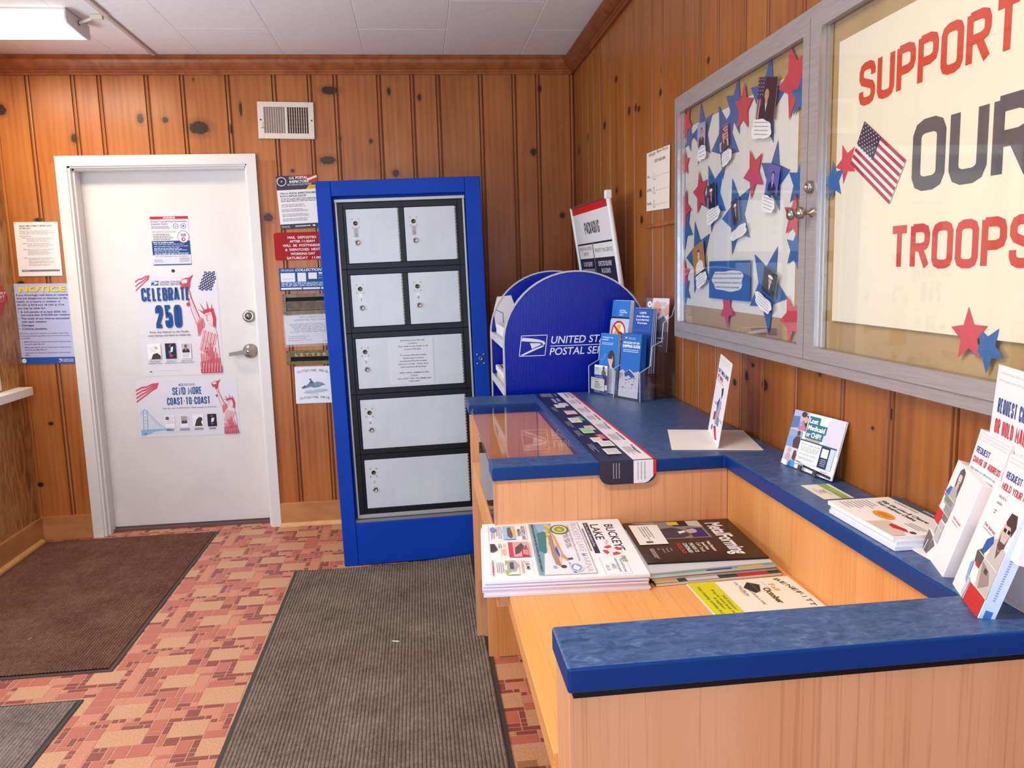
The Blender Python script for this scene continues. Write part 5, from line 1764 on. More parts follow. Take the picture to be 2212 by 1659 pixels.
def brochure(x0, w, y, z0, h, n, col, label, back_label, group, lean=.14, gap=.0022, draw=None, spread=.0):
    for k in range(n - 1, -1, -1):
        yy = y + gap * k
        ln = lean - spread * k
        bl0 = HM @ Vector((x0 + .001 * k, yy, z0))
        br0 = HM @ Vector((x0 + w + .001 * k, yy, z0))
        upv = HM.to_3x3() @ Vector((0, sin(ln), cos(ln)))
        s = Sheet('brochure', label if k == 0 else back_label.replace('@', 'second third fourth fifth sixth'.split()[k - 1]), 'brochure', bl0 + upv * h, br0 + upv * h, bl0, col if k == 0 else 'dfe4ee' if k % 2 and col != '1d62b4' else col, .0011, group)
        if k == 0 and draw:
            draw(s)
            s.done()


def d_mail(s):
    s.txt('YOUR MAILBOX AT YOUR', .10, .075, .022, .62, 'e9eef6', b=.02).txt('FINGERTIPS', .10, .115, .022, .36, 'e9eef6', b=.02).greek(.10, .15, .75, .20, 2, 'c2d4ee', 3, .45, .1)
    s.poly([(.5, .36), (.58, .28), (.72, .27), (.84, .33), (.90, .52), (.84, .62), (.72, .50), (.52, .46)], '4a2e2c').poly([(.46, .40), (.54, .34), (.74, .36), (.78, .44), (.72, .54), (.60, .54)], 'dcb0a4').poly([(.46, .38), (.56, .30), (.76, .32), (.72, .42), (.48, .42)], '4a2e2c')
    s.poly([(.50, .62), (.66, .52), (.78, .56), (.98, .62), (.98, 1), (.48, 1)], 'e4e2ea').line([(.05, .46), (.35, .34), (.28, .44), (.05, .46)], .0008, '9ec0ea').line([(.35, .34), (.12, .52)], .0008, '9ec0ea')


def d_ship(s):
    s.eagle(.16, .05, .30, .085, 'e9eef6').txt('UNITED STATES', .36, .068, .013, .36, 'e9eef6').txt('POSTAL SERVICE', .36, .088, .013, .36, 'e9eef6')
    s.txt('USPS HOLIDAY GIFT AND', .10, .155, .032, .82, 'f0f2f8', b=.03).txt('SHIPPING GUIDE', .08, .215, .042, .88, 'f4f6fa', b=.04).greek(.12, .245, .92, .30, 2, 'c8daf2', 3, .45, .1)
    s.poly([(0, .60), (.15, .57), (.3, .60), (.5, .555), (.72, .60), (1, .57), (1, 1), (0, 1)], 'ded4e0').poly([(.25, .62), (.48, .56), (.8, .66), (.62, .70), (.5, .65), (.30, .68)], '2a5aa8').poly([(.0, .62), (.2, .63), (.05, .72), (0, .72)], 'b8a8a4')
    for x, y in ((.45, .72), (.62, .80), (.30, .74), (.15, .86), (.7, .70)):
        s.rect(x, y, x + .16, y + .05, 'efe9ee').poly([(x - .02, y), (x + .08, y - .03), (x + .18, y)], '8c8494').rect(x + .04, y + .02, x + .07, y + .05, '5c5060').rect(x + .1, y + .02, x + .12, y + .04, 'c04848')


def d_dog(s):
    s.rect(0, 0, 1, .235, '2a72c4').rect(0, .235, 1, .26, '1c1c22').rect(0, .26, 1, 1, 'bcc6e6')
    s.txt("Don't Stop", .45, .15, .022, .3, 'eef2fa', b=.02).txt('The Best Mail', .42, .178, .022, .42, 'eef2fa', b=.02).greek(.42, .195, .66, .22, 2, 'c8d8f0', 3)
    s.ell(.46, .46, .40, .17, 'c82828').ell(.46, .46, .33, .138, 'efe3d0').poly([(.18, .53), (.38, .35), (.60, .34), (.50, .49), (.28, .58)], 'e4b838').poly([(.38, .56), (.53, .44), (.72, .47), (.60, .57)], '6c2c28').poly([(.18, .38), (.24, .355), (.76, .535), (.70, .56)], 'c82828')


def d_aml(s):
    s.box(.12, .04, .88, .34, .0006, '6a8cd0')
    for k, (t, w) in enumerate((('USPS', .34), ('Anti-Money', .66), ('Laundering', .66), ('Program', .48))):
        s.txt(t, .5, .085 + .052 * k, .030, w, 'f0f2fa', 'C', .02)


def d_bald(s):
    s.rect(0, 0, 1, .62, 'd8d0da').poly([(0, 0), (.30, 0), (.22, .3), (.25, .62), (0, .62)], '6c6a6e').ell(.16, .12, .10, .06, 'e4e2e4').star(.16, .12, .006, '4a484c')
    s.poly([(.32, .20), (.36, .09), (.50, .05), (.64, .09), (.68, .20), (.64, .30), (.56, .37), (.46, .34), (.36, .30)], 'd8a090').poly([(.44, .20), (.52, .21), (.51, .225), (.44, .215)], '6a3c34').poly([(.58, .21), (.65, .205), (.65, .22), (.58, .225)], '6a3c34').poly([(.50, .30), (.60, .295), (.58, .32), (.51, .32)], '9a5a52')
    s.poly([(.26, .62), (.30, .36), (.44, .34), (.58, .40), (.80, .32), (.98, .46), (.98, .62)], '6c6c80').poly([(.80, .20), (.94, .10), (1, .12), (1, .30), (.86, .34)], 'd8a090').greek(.66, .08, .9, .16, 3, 'a8a0aa', 3)
    s.rect(0, .62, 1, 1, '4c4860').txt('Safeguard', .30, .76, .045, .55, 'dcdae4', b=.02).txt('Personal', .38, .83, .045, .45, 'dcdae4', b=.02).txt('Finance', .36, .90, .045, .45, 'dcdae4', b=.02)


brochure(.025, .104, .022, .006, .225, 4, '1f74c4', 'blue brochure with a dark-haired woman in white, front left pocket of the acrylic holder', 'blue brochure, @ from the front, behind the dark-haired woman one in the front left pocket', 'brochures in the front left pocket', .10, draw=d_mail)
brochure(.160, .108, .012, .006, .232, 6, '1d62b4', 'blue shipping guide brochure with snowy town, front right pocket of the acrylic holder', 'blue brochure, @ from the front, behind the shipping guide in the front right pocket', 'brochures in the front right pocket', .10, .0050, d_ship, .006)
brochure(.022, .104, .072, .092, .262, 6, 'bcc6e6', 'blue and lavender brochure with red circle picture, middle left pocket of the holder', 'pale brochure, @ from the front, behind the red circle one in the middle left pocket', 'brochures in the middle left pocket', .14, .0042, d_dog, .008)
brochure(.156, .106, .068, .092, .236, 6, '1c4a9c', 'dark blue anti-money laundering brochure, middle right pocket of the holder', 'white-edged brochure, @ from the front, behind the anti-money laundering one', 'brochures in the middle right pocket', .12, .0048, d_aml, .01)
brochure(.176, .122, .125, .168, .195, 1, 'd8d0da', 'brochure with a bald man in a grey shirt, back right pocket of the holder', None, None, .08, draw=d_bald)
# small cards leaning in the front left pocket
b0 = HM @ Vector((.012, .006, .004))
b1 = HM @ Vector((.090, .006, .004))
upv = HM.to_3x3() @ Vector((.10, .06, 1)).normalized()
s = Sheet('card', 'small white and navy card with a seated man, in front of the woman brochure', 'card', b0 + upv * .108, b1 + upv * .108, b0, 'e9eaf0', .0008)
s.rect(0, .35, 1, .68, '343c8c').greek(.12, .40, .85, .62, 4, 'b4bce4', 2, .45).rect(0, .86, 1, 1, '343c8c').usps(.08, .89, .07, 'dfe3f4', .42).greek(.10, .08, .35, .2, 3, 'b4b0bc', 4)
s.poly([(.55, .35), (.60, .18), (.72, .14), (.85, .2), (.92, .35)], '7a6c66').ell(.72, .09, .08, .075, '7a4c3c')
s.done()
b0 = HM @ Vector((.008, .0042, .018))
b1 = HM @ Vector((.088, .0042, .014))
upv = HM.to_3x3() @ Vector((.05, .01, 1)).normalized()
s = Sheet('business_card', 'cream typed business card propped at the front left of the acrylic holder', 'card', b0 + upv * .046, b1 + upv * .046, b0, 'ece4d2', .0005)
s.greek(.06, .12, .6, .2, 1, '8a8478', 3).rect(.30, .30, .56, .36, '4a4640').greek(.28, .45, .85, .92, 4, '7a746a', 5, .4, .35)
s.done()

# ================================================================== folded card stand
fs = thing('folded_card', 'white folded card sign standing on its white base flap on the blue counter corner', 'sign', (.79, 2.11, ZT))
Zb = ZT + .0006
q = [PZ(x, y, Zb) for x, y in ((1442, 929), (1608, 930), (1649, 972.5), (1451, 972))]
q[1].x = min(q[1].x, XR - .004)
MB().prism([(p.x, p.y) for p in q[::-1]], Zb, Zb + .0016).build('base_flap', pm('f1e8e4', .5), fs, None, .0006)
nb, fb = PZ(1550.5, 971, Zb + .002), PZ(1530, 930, Zb + .002)
nt_, ft = PY(1581.6, 786, nb.y), PY(1557, 764, fb.y)
s = Sheet('upright_card', None, None, ft, nt_, fb, 'f0e9ea', .0015, parent=fs, outline=roundrect(.03, .03))
s.greek(.06, .03, .95, .10, 3, 'd6d0d4', 3, .3, .0).txt('GET TIME & LINES', .06, .215, .045, .88, '3a4a80', b=.03).txt('BY MAIL', .08, .29, .05, .48, 'c84a50', b=.03).greek(.08, .31, .70, .325, 1, '8a8890', 3)
s.poly([(.58, .36), (.70, .33), (.74, .40), (.66, .48)], '4a3834').poly([(.40, .62), (.58, .50), (.72, .50), (.66, .80), (.45, .82)], 'b0a4b4').poly([(.40, .56), (.58, .46), (.50, .66)], '3f4c9c').poly([(.28, .70), (.45, .66), (.40, .78), (.26, .80)], 'a04a50').rect(.56, .70, .74, .80, '8a8898')
s.txt('LINES', .20, .60, .03, .25, '3a4a80').txt('ONLINE', .80, .72, .03, .18, '8a8890').poly([(.40, .86), (.56, .82), (.80, .95), (.66, .97)], 'c23a40').poly([(.22, .88), (.32, .85), (.34, .92), (.24, .93)], '6a82bc').txt('SCAN', .68, .58, .02, .12, 'c84a50')
s.done()

# ================================================================== cards and forms on the right ledge
b0, b1 = PZ(1684, 998, ZT + .001), PZ(1789, 1042, ZT + .001)
t0, t1 = PY(1719, 884, b0.y), PY(1831, 912, b1.y)
b0.x, b1.x = b0.x, b1.x
s = Sheet('information_card', 'white and teal health coverage card with three photographs, leaning on the right wall', 'card', t0, t1, b0, 'ece9ec', .003)
s.rect(0, 0, .30, .34, 'a8b4d4').poly([(0, .12), (.14, .10), (.16, .30), (0, .34)], '5a78ac').ell(.21, .09, .05, .065, 'd8a898').ell(.21, .055, .055, .05, '4a3834').poly([(.24, .08), (.30, .06), (.31, .34), (.20, .34)], '3a2a28').ell(.265, .14, .035, .06, 'd8a898').poly([(.15, .34), (.16, .2), (.22, .17), (.30, .28), (.30, .34)], 'c87888').rect(.17, .2, .21, .27, '7aa8d4')
s.rect(0, .35, .27, .67, '8ea2c8').poly([(.0, .5), (.12, .46), (.12, .67), (0, .67)], '7c9cd0').ell(.20, .40, .032, .05, '5c4038').poly([(.14, .67), (.12, .54), (.16, .46), (.24, .45), (.28, .55), (.26, .67)], '5a3c3c')
s.rect(0, .68, .26, 1, 'c8d2e4').ell(.10, .73, .04, .05, 'd8a898').poly([(.04, .95), (.05, .82), (.1, .77), (.15, .82), (.16, .95)], 'c8a4a8').poly([(.18, .86), (.19, .72), (.235, .70), (.26, .78), (.25, .90)], '6c4038').poly([(.14, 1), (.17, .88), (.26, .90), (.27, 1)], '4a98d8').rect(0, .92, .13, 1, 'f0f0f2')
s.poly([(.70, .08), (.82, 0), (1, 0), (1, .62), (.80, .50), (.66, .42)], 'd6d0e0').poly([(.34, .45), (.62, .42), (.62, .50), (.34, .50)], 'd0a090')
for t, y, x1 in (('Lost', .165, .54), ('Medicaid', .285, .70), ('or CHIP?', .405, .66)):
    s.rect(.33, y - .115, x1, y + .03, '2e7484')
for t, y, w in (('Lost', .165, .165), ('Medicaid', .285, .325), ('or CHIP?', .405, .285)):
    s.txt(t, .345, y, .082, w, 'f6f6f6', b=.03)
s.rect(.27, .475, .96, .50, '2c5c68').rect(.27, .50, .72, .86, 'f4f2f2').txt('Here are 3 things to do next:', .31, .56, .026, .36, '4a4a52', b=.015).greek(.31, .59, .70, .68, 4, '8a8a92', 3, .4, .2).greek(.31, .71, .68, .75, 2, '8a8a92', 4, .4).greek(.31, .78, .68, .83, 2, '8a8a92', 5, .4)
s.rect(.69, .50, .86, .86, '2a3250').rect(.715, .53, .835, .68, 'f0f0f2').greek(.72, .71, .84, .84, 4, 'b8c0d4', 6, .4, .3, 'C').rect(.86, .50, .94, .86, 'c4d4ec')
s.ell(.42, .915, .04, .03, 'a8a8ac').poly([(.45, .90), (.98, .94), (.98, .985), (.44, .93)], '2e2e34').line([(.28, .87), (.38, .88)], .0016, '5a5a60').line([(.28, .93), (.40, .90)], .0012, '6a6a70').greek(.78, .90, .93, .92, 1, '9aa0b0', 3)
s.done()
for k in range(3):
    M = frame(b0 + (b1 - b0) * (.18 + .3 * k) + Vector((-.003, 0, .012)), s.M.col[0].xyz, s.M.col[1].xyz, s.M.col[2].xyz)
    MB().box((-.006, -.010, 0), (.006, .002, .0035)).build('easel_clip', pm('2c2c34' if k else 'f0f0f2', .4), s.o, M)

s = Sheet('business_card', 'cream and green business card lying flat on the blue ledge', 'card', PZ(1790, 1045, ZT + .001), PZ(1845, 1075, ZT + .001), PZ(1731, 1049, ZT + .001), 'eee6d4', .0006)
s.rect(0, .12, 1, .42, '8cae50').greek(.3, .18, .9, .3, 2, 'b8d088', 3).ell(.5, .65, .10, .10, 'c8ae92').txt('U R E S', .3, .85, .07, .36, '8a8278').greek(.35, .52, .8, .58, 1, 'a8a094', 4)
s.done()

fa, fb_, fc = Vector((.769, 1.432, 0)), Vector((.769, 1.214, 0)), Vector((.905, 1.26, 0))
uu = (fb_ - fa).normalized()
vv = Vector((-uu.y, uu.x, 0))
for k in range(3):
    z = ZT + .0008 + .0075 * (k + 1)
    o_ = Vector((.004 * (k % 2), .003 * (k - 1), z))
    lab = 'white change of address form pad on top of its stack on the blue ledge' if k == 2 else 'white form pad, %s of the stack on the blue ledge' % ('bottom' if k == 0 else 'middle')
    s = Sheet('form_pad', lab, 'form pad', fa + vv * .142 + o_, fb_ + vv * .142 + o_, fa + o_, 'f1ece8' if k == 2 else 'e3e6f2', .0073, 'stacked form pads')
    if k == 2:
        s.rect(0, 0, 1, .13, '4c5064').txt('OFFICIAL CHANGE FORMS', .45, .085, .04, .45, 'dfe0ea', b=.02).txt('AUTHORIZED CHANGES', .15, .20, .04, .34, '6a6a74')
        s.txt('Skip the Line & Change', .10, .34, .062, .66, '3a3c50', b=.02, sh=.1).txt('Your Address Online', .12, .43, .062, .56, '3a3c50', b=.02, sh=.1)
        s.ell(.48, .64, .13, .10, 'ee9a34').greek(.40, .60, .56, .69, 3, '8a5020', 3, .4, .2, 'C').greek(.05, .5, .30, .92, 8, 'a09aa0', 5, .3, .4)
        s.poly([(.60, .98), (.62, .72), (.75, .70), (.98, .82), (.98, .98)], 'd6c2b4').poly([(.70, .74), (.86, .70), (.93, .74), (.80, .82), (.72, .80)], 'c23038').ell(.945, .70, .03, .035, '5a3c34').greek(.72, .50, .95, .62, 3, '8a8890', 4, .3)
    s.done()

# ------------------------------------------------------------------ change of address display
dsp = thing('form_display', 'white change of address card display with two pockets at the right end of the ledge', 'display', (.80, 1.1, ZT))
A0, A1 = Vector((.821, 1.217, ZT + .001)), Vector((.783, 1.095, ZT + .001))
B0, B1 = Vector((.772, 1.069, ZT + .001)), Vector((.738, .955, ZT + .001))
u = (B1 - A0).normalized()
nrm = Vector((u.y, -u.x, 0))          # towards the room
if nrm.x > 0:
    nrm = -nrm
lean = (PX(2066, 993, .850) - A0)
upv = lean.normalized()


def pocket(P0, P1, h, dep, nm, lab):
    w = (P1 - P0).length
    n = u.cross(upv)
    M = frame(P0, u, upv, n)
    pk = MB().box((0, 0, -dep), (w, h, 0)).build(nm, pm('eee6e6', .5), dsp, M, .001)
    pk['label'] = lab
    return Print(pk, M, w, h, .0003), M, w


u = (A1 - A0).normalized()
s, MA, wA = pocket(A0, A1, .163, .022, 'pocket', 'left pocket with woman photo')
s.poly([(.24, .06), (.32, .015), (.42, .04), (.45, .14), (.44, .30), (.36, .33), (.26, .28), (.22, .16)], '5e5856').ell(.325, .125, .062, .062, 'cfc2bc').poly([(.27, .09), (.33, .05), (.40, .09), (.34, .085)], '5e5856').poly([(.29, .18), (.37, .18), (.38, .25), (.28, .24)], 'c4b6b0').poly([(.30, .155), (.35, .155), (.335, .165), (.315, .165)], '8c6660')
s.poly([(.10, .36), (.16, .26), (.28, .225), (.40, .25), (.47, .34), (.47, .44), (.10, .44)], 'b2a8a4').poly([(.03, .33), (.12, .255), (.20, .25), (.17, .36), (.04, .38)], '3f6cb0')
s.rect(.08, .36, .42, .42, '8c8886').rect(.20, .43, .46, .56, '9c9694').rect(.18, .37, .30, .40, '6a9a5c').rect(.02, .52, .24, .66, 'c8302c').rect(.26, .52, .44, .58, '7a7470').rect(0, .67, .22, .76, 'c4bcba').rect(.24, .60, .44, .80, 'c0b8b6').poly([(.0, .78), (.22, .80), (.16, 1), (0, 1)], '6a625e').poly([(.25, .81), (.38, .84), (.20, 1), (.17, 1)], '6f6764').poly([(.10, .86), (.125, .86), (.09, 1), (.07, 1)], 'e8e0de')
s.txt('Get started', .60, .46, .022, .30, 'c84a50', b=.02).greek(.60, .485, .86, .50, 1, '9a9698', 3)
for g in ((.0, .345, .48, .35), (.0, .505, .48, .51), (.0, .665, .46, .67)):
    s.rect(*g, 'f4eeee')
s.done()
u = (B1 - B0).normalized()
s, MB_, wB = pocket(B0, B1, .172, .020, 'pocket', 'right pocket with bearded man photo')
s.txt('Get started', .18, .365, .026, .36, 'c84a50', b=.02).greek(.18, .385, .5, .40, 1, '9a9698', 3)
s.poly([(.60, .50), (.56, .40), (.72, .34), (.98, .40), (1, .80), (.62, .84), (.52, .66)], 'c4b8b2').poly([(.66, .30), (.70, .20), (.84, .18), (.92, .24), (.90, .36), (.80, .42), (.70, .40)], 'cbb4aa').poly([(.70, .20), (.74, .115), (.90, .10), (.98, .18), (.94, .27), (.86, .21), (.74, .22)], '4a3834').poly([(.70, .30), (.74, .36), (.88, .35), (.90, .28), (.90, .38), (.80, .43), (.71, .40)], '5c4a44')
s.rect(.72, .245, .79, .275, '1c1a1c').rect(.83, .235, .90, .265, '1c1a1c').poly([(.72, .40), (.80, .50), (.86, .40), (.80, .44)], '6a5048').poly([(.42, .44), (.56, .37), (.62, .42), (.50, .54), (.40, .56)], '2a5aa4')
s.poly([(.30, .58), (.42, .52), (.54, .57), (.52, .68), (.34, .66)], '5c5250').rect(.40, .64, .48, .68, 'c83430').poly([(.26, .70), (.34, .66), (.36, .80), (.46, .82), (.44, .90), (.30, .84)], '8aa2d4').poly([(.56, .60), (.80, .62), (.92, .70), (.70, .80)], '9a8880').rect(.68, .62, .78, .66, '4a4240')
s.poly([(.48, .82), (.98, .80), (.98, .995), (.46, .995)], 'c8302a').poly([(.38, .80), (.46, .82), (.42, .995), (.34, .96)], 'c8c0be')
for g in ((.36, .56, 1, .566), (.34, .795, 1, .80)):
    s.rect(*g, 'f4eeee')
s.done()
# spine print on the right pocket
p = Print(bpy.data.objects[s.p.name], MB_ @ frame((wB, 0, 0), (0, 0, -1), (0, 1, 0), (1, 0, 0)), .020, .172, .0003)
p.rect(0, 0, 1, 1, 'cfdcf0').poly([(.25, .88), (.75, .88), (.75, .95), (.25, .95)], '3a78c0').greek(.4, .15, .6, .80, 30, '8aa0c4', 3, .6, .2)
p.done()
u = (A1 - A0).normalized()
nA = u.cross(upv)


def tabcard(P0, w, dz, h, back, name, lab, draw):
    o = P0 - nA * back + upv * dz
    s = Sheet(name, lab, 'card', o + upv * h, o + upv * h + u * w, o, 'ebe3e6', .010)
    draw(s)
    s.done()


def t_addr(s):
    s.greek(.04, .03, .95, .14, 3, 'd6ced4', 3, .3, 0).block('REQUEST', .08, .27, .075, .44, '3a4f90', .17, .5).block('CHANGE OF ADDRESS', .06, .39, .075, .88, 'c8404a', .17, .5).txt('Easily update your address from any', .06, .47, .03, .82, '7a7478').txt('phone to make sure your mail moves', .06, .53, .03, .80, '7a7478').txt('with you.', .06, .59, .03, .2, '7a7478')


def t_hold(s):
    s.greek(.04, .03, .95, .12, 2, 'd6ced4', 3, .3, 0).block('REQUEST', .08, .27, .08, .44, '3a4f90', .17, .5).block('HOLD YOUR MAIL', .06, .40, .08, .84, 'c8404a', .17, .5).txt("We'll hold your mail", .06, .50, .035, .6, '7a7478').txt('while you are away', .06, .57, .035, .6, '7a7478').greek(.06, .64, .9, .70, 2, '8a8488', 3)


tabcard(A0 - nA * .004 + u * .004, .118, .09, .135, .012, 'form_card', 'white address change card with blue and red heading in the left pocket of the display', t_addr)
u = (B1 - B0).normalized()
tabcard(B0 + u * .004, .110, .09, .128, .0045, 'form_card', 'white hold mail card with blue and red heading in the right pocket of the display', t_hold)
u = (B1 - A0).normalized()
hd0 = A0 + Vector((.048, .0, .0))
nA = u.cross(upv)
if True:
    t0 = PX(2158, 787, .8795)
    bx0 = Vector((.872, 1.190, ZT + .003))
    s = Sheet('header_card', None, None, t0, t0 + u * .30, bx0, 'f0e8e8', .002, parent=dsp)
    s.greek(.03, .03, .6, .10, 2, 'd8d0d4', 3, .25, 0).block('REQUEST CHANGE', .060, .225, .072, .46, '3a4f90', .155, .5).block('OR HOLD MAIL', .055, .325, .072, .38, 'c8404a', .155, .5).txt('Complete it quickly and easily online.', .05, .385, .024, .56, '9a9498')
    s.done()
MB().box((.80, .95, ZT + .0006), (.90, 1.24, ZT + .0026)).build('base_plate', pm('ece4e4', .5), dsp)

# ================================================================== glazed display cabinet on the right wall
ALU, nt, bs = mat('brushed_aluminium')
g = noisef(nt, coords(nt, (1, .04, 1)), 300, 2, .6)
r = ramp(nt, [(.3, (154, 143, 141)), (.7, (168, 157, 154))], g)
L(nt, r.outputs[0], bs.inputs['Base Color'])
bs.inputs['Metallic'].default_value = .25
bs.inputs['Roughness'].default_value = .42
ALUB = pm('d4d0d0', .22, .8)
XF, XK = .885, .908
Y0, Y1, Z0, Z1 = PX(1454.5, 214, XF).y, .76, PX(1458, 727, XF).z, PX(1454.5, 214, XF).z
YG = PX(1740, 520, XF).y
nc = thing('display_cabinet', 'wide aluminium framed glass-fronted noticeboard cabinet high on the right wall', 'noticeboard', (XR - .02, 1.7, Z0))
fw = .024
mb = MB()
mb.box((XF + .004, Y1, Z0), (XR - .001, Y0, Z0 + fw)).box((XF + .004, Y1, Z1 - fw), (XR - .001, Y0, Z1)).box((XF + .004, Y0 - fw * .8, Z0 + fw), (XR - .001, Y0, Z1 - fw)).box((XF + .004, Y1, Z0 + fw), (XR - .001, Y1 + fw, Z1 - fw))
mb.box((XF + .006, YG - .054, Z0 + fw), (XR - .001, YG - .006, Z1 - fw))
mb.build('cabinet_frame', ALU, nc, None, .0015)
MB().box((XK, Y1 + .01, Z0 + .01), (XR - .0015, Y0 - .01, Z1 - .01)).build('brown_backing', mottled('kraft_paper', [(.3, (176, 142, 96)), (.7, (192, 158, 112))], 6, 5, .7), nc)
CGL = glass('cabinet_glass', (.97, .98, .97), .035, .0)
SATIN = pm('a39a90', .28, .9)
for (ya, yb, sl_, sr) in ((Y0 - fw * .8 - .001, YG + .0015, .028, .032), (YG - .0015, Y1 + fw + .001, .050, .034)):
    za, zb = Z0 + fw + .001, Z1 - fw - .001
    d = MB()
    st, rl = sl_, .030
    # mitred frame: four trapezoids
    o = [(ya, za), (yb, za), (yb, zb), (ya, zb)]
    i = [(ya - sl_, za + rl), (yb + sr, za + rl), (yb + sr, zb - rl), (ya - sl_, zb - rl)]
    for k in range(4):
        j = (k + 1) % 4
        d.prism([o[k], o[j], i[j], i[k]], XF, XF + .016, 'x')
    dr = d.build('cabinet_door', ALU, nc, None, .001)
    MB().box((XF + .008, i[0][0] + .004, za + rl - .004), (XF + .011, i[1][0] - .004, zb - rl + .004)).build('pane', CGL, dr)
    bd = MB()
    bd.box((XF - .002, i[0][0] - .003, za + rl), (XF + .008, i[0][0] + .004, zb - rl))
    bd.build('glazing_bead', ALUB, dr)
    MB().box((XF + .012, i[0][0] - .012, za + rl), (XF + .021, i[0][0] + .001, zb - rl)).build('door_stop', ALUB, dr)
    ky = yb + .016 if ya > 2 else ya - .026
    kz = PX(1736, 462, XF).z
    MB().lathe((XF, ky, kz), (-1, 0, 0), [(.011, 0), (.009, .003), (.005, .006), (.005, .018), (.0125, .024), (.0145, .030), (.012, .034), (0, .036)], 18).build('knob', SATIN, dr)
    if ya < 2:
        lz_ = PX(1748, 405, XF).z
        k_ = MB().lathe((XF, ya - .020, lz_), (-1, 0, 0), [(.014, 0), (.014, .008), (.011, .012), (.007, .012), (.006, .010), (0, .010)], 18).build('cabinet_lock', SATIN, dr)

layer = [0]


def XL_():
    layer[0] += 1
    return XK - .0010 - .00022 * layer[0]


def rsheet(name, label, cat, tl_, tr_, bl_, **k):
    X = XL_()
    return Sheet(name, label, cat, PX(*tl_, X), PX(*tr_, X), PX(*bl_, X), **k)


s = rsheet('poster_board', 'large white poster board behind the stars in the left half of the display cabinet', 'poster board', (1481, 279), (1728, 152), (1474, 657), col='ece5df', th=.0006)
PB = s.o


def pstar(label, c, tip, col, fold=.0012, inner=.46):
    X = XL_()
    P0, T = PX(*c, X), PX(*tip, X)
    r = (T - P0).length
    a0 = math.atan2(T.z - P0.z, -(T.y - P0.y))
    vs = [(0, 0, fold + .0004)]
    for k in range(10):
        a = a0 + k * pi / 5
        q = r if k % 2 == 0 else r * inner
        vs.append((q * cos(a), q * sin(a), 0.0004))
    vs += [(v[0], v[1], 0) for v in vs[1:]]
    fs = [(0, 1 + k, 1 + (k + 1) % 10) for k in range(10)] + [(1 + k, 11 + k, 11 + (k + 1) % 10, 1 + (k + 1) % 10) for k in range(10)]
    M = frame(P0, (0, -1, 0), (0, 0, 1), (-1, 0, 0))
    o = MB().add(vs, fs).build('paper_star', pm('cf4253' if col == 'r' else '2e64a6', .6), None, M)
    tag(o, label, 'star', 'paper stars in the display cabinet')
    return o


# big blue stars
pstar('large blue paper star behind the uppermost officer portrait', (1656, 222), (1666.7, 116), 'b')
pstar('blue paper star at the left, behind the portrait with a blue backdrop', (1518, 290), (1514, 222), 'b')
pstar('blue paper star behind the soldier portrait with the big flag', (1567, 300), (1553, 229), 'b')
pstar('blue paper star half hidden by a red one, left of the uppermost portrait', (1589, 232), (1596, 162), 'b')
pstar('blue paper star behind the purple-backed portrait', (1672, 384), (1681, 303), 'b')
pstar('blue paper star behind the dark portrait with a small flag, left of centre', (1542, 424), (1530, 357), 'b')
pstar('blue paper star behind the marine portrait in the middle of the board', (1592, 466), (1582, 385), 'b')
pstar('blue paper star behind the sepia portrait', (1509, 556), (1501, 478), 'b')
pstar('blue paper star behind the lower right marine portrait', (1657, 622), (1680, 532), 'b')
pstar('blue paper star cut by the cabinet stile, level with the red star row', (1726, 396), (1733, 338), 'b')
pstar('small blue paper star at the far left, above the middle', (1489, 297), (1481, 281), 'b')
pstar('small blue paper star at the left edge, below the middle red star', (1480, 490), (1496, 507), 'b')
pstar('small blue paper star at the right edge, below a red star', (1717, 540), (1700, 517), 'b')
pstar('small blue paper star at the bottom left corner of the board', (1481, 628), (1489, 605), 'b')
# red stars
pstar('red paper star at the top left corner of the board', (1483, 266), (1491, 230), 'r')
pstar('red paper star left of the uppermost officer portrait', (1606, 233), (1609, 177), 'r')
pstar('largest red paper star at the upper right corner', (1717, 172), (1706, 97), 'r')
pstar('upside-down red paper star in the upper middle of the board', (1628, 374), (1622, 431), 'r')
pstar('red paper star at the left edge, level with the flag portrait caption', (1480, 354), (1480, 324), 'r')
pstar('upside-down red paper star at the left, beside the dark portrait', (1513, 416), (1506, 462), 'r')
pstar('red paper star at the left edge, level with the dark portrait caption', (1478, 452), (1493, 452), 'r')
pstar('red paper star at the right edge, left of the cabinet knobs', (1714, 468), (1719, 417), 'r')
pstar('red paper star at the lower left edge, beside the sepia portrait', (1478, 592), (1489, 581), 'r')
pstar('red paper star low down at the right corner, on the brown backing', (1709, 690), (1700, 637), 'r')
pstar('red paper star hanging below the blue message panel', (1570, 668), (1571, 709), 'r')
pstar('small blue paper star overlapping the big red one at the upper right', (1729, 208), (1733, 158), 'b')
# right-hand door
s = rsheet('banner_paper', 'large cream banner paper with hand-drawn support lettering in the right half of the cabinet', 'banner', (1818, 89), (1986, 0), (1793, 692), col='f0e4cf', th=.0006)
# stretch it to its real width: rebuild as a wide sheet
D.objects.remove(s.o)
X = XL_()
TLb, BLb = PX(1818, 89, X), PX(1793, 692, X)
TLb.y = BLb.y = (TLb.y + BLb.y) / 2
s = Sheet('banner_paper', 'large cream banner paper with hand-drawn support lettering in the right half of the cabinet', 'banner', TLb, TLb + Vector((0, -.72, 0)), BLb, 'f0e4cf', .0006)


def word(t, bl_, br_, top, col, b=.035):
    """word on the banner given baseline ends and a point at cap height above its start"""
    A, B_, T = PX(*bl_, X), PX(*br_, X), PX(*top, X)
    fx_ = (TLb.y - A.y) / s.w
    s.block(t, fx_, (TLb.z - (A.z + B_.z) / 2) / s.h, (T.z - A.z) / s.h, (A.y - B_.y) / s.w, col, b, .42)


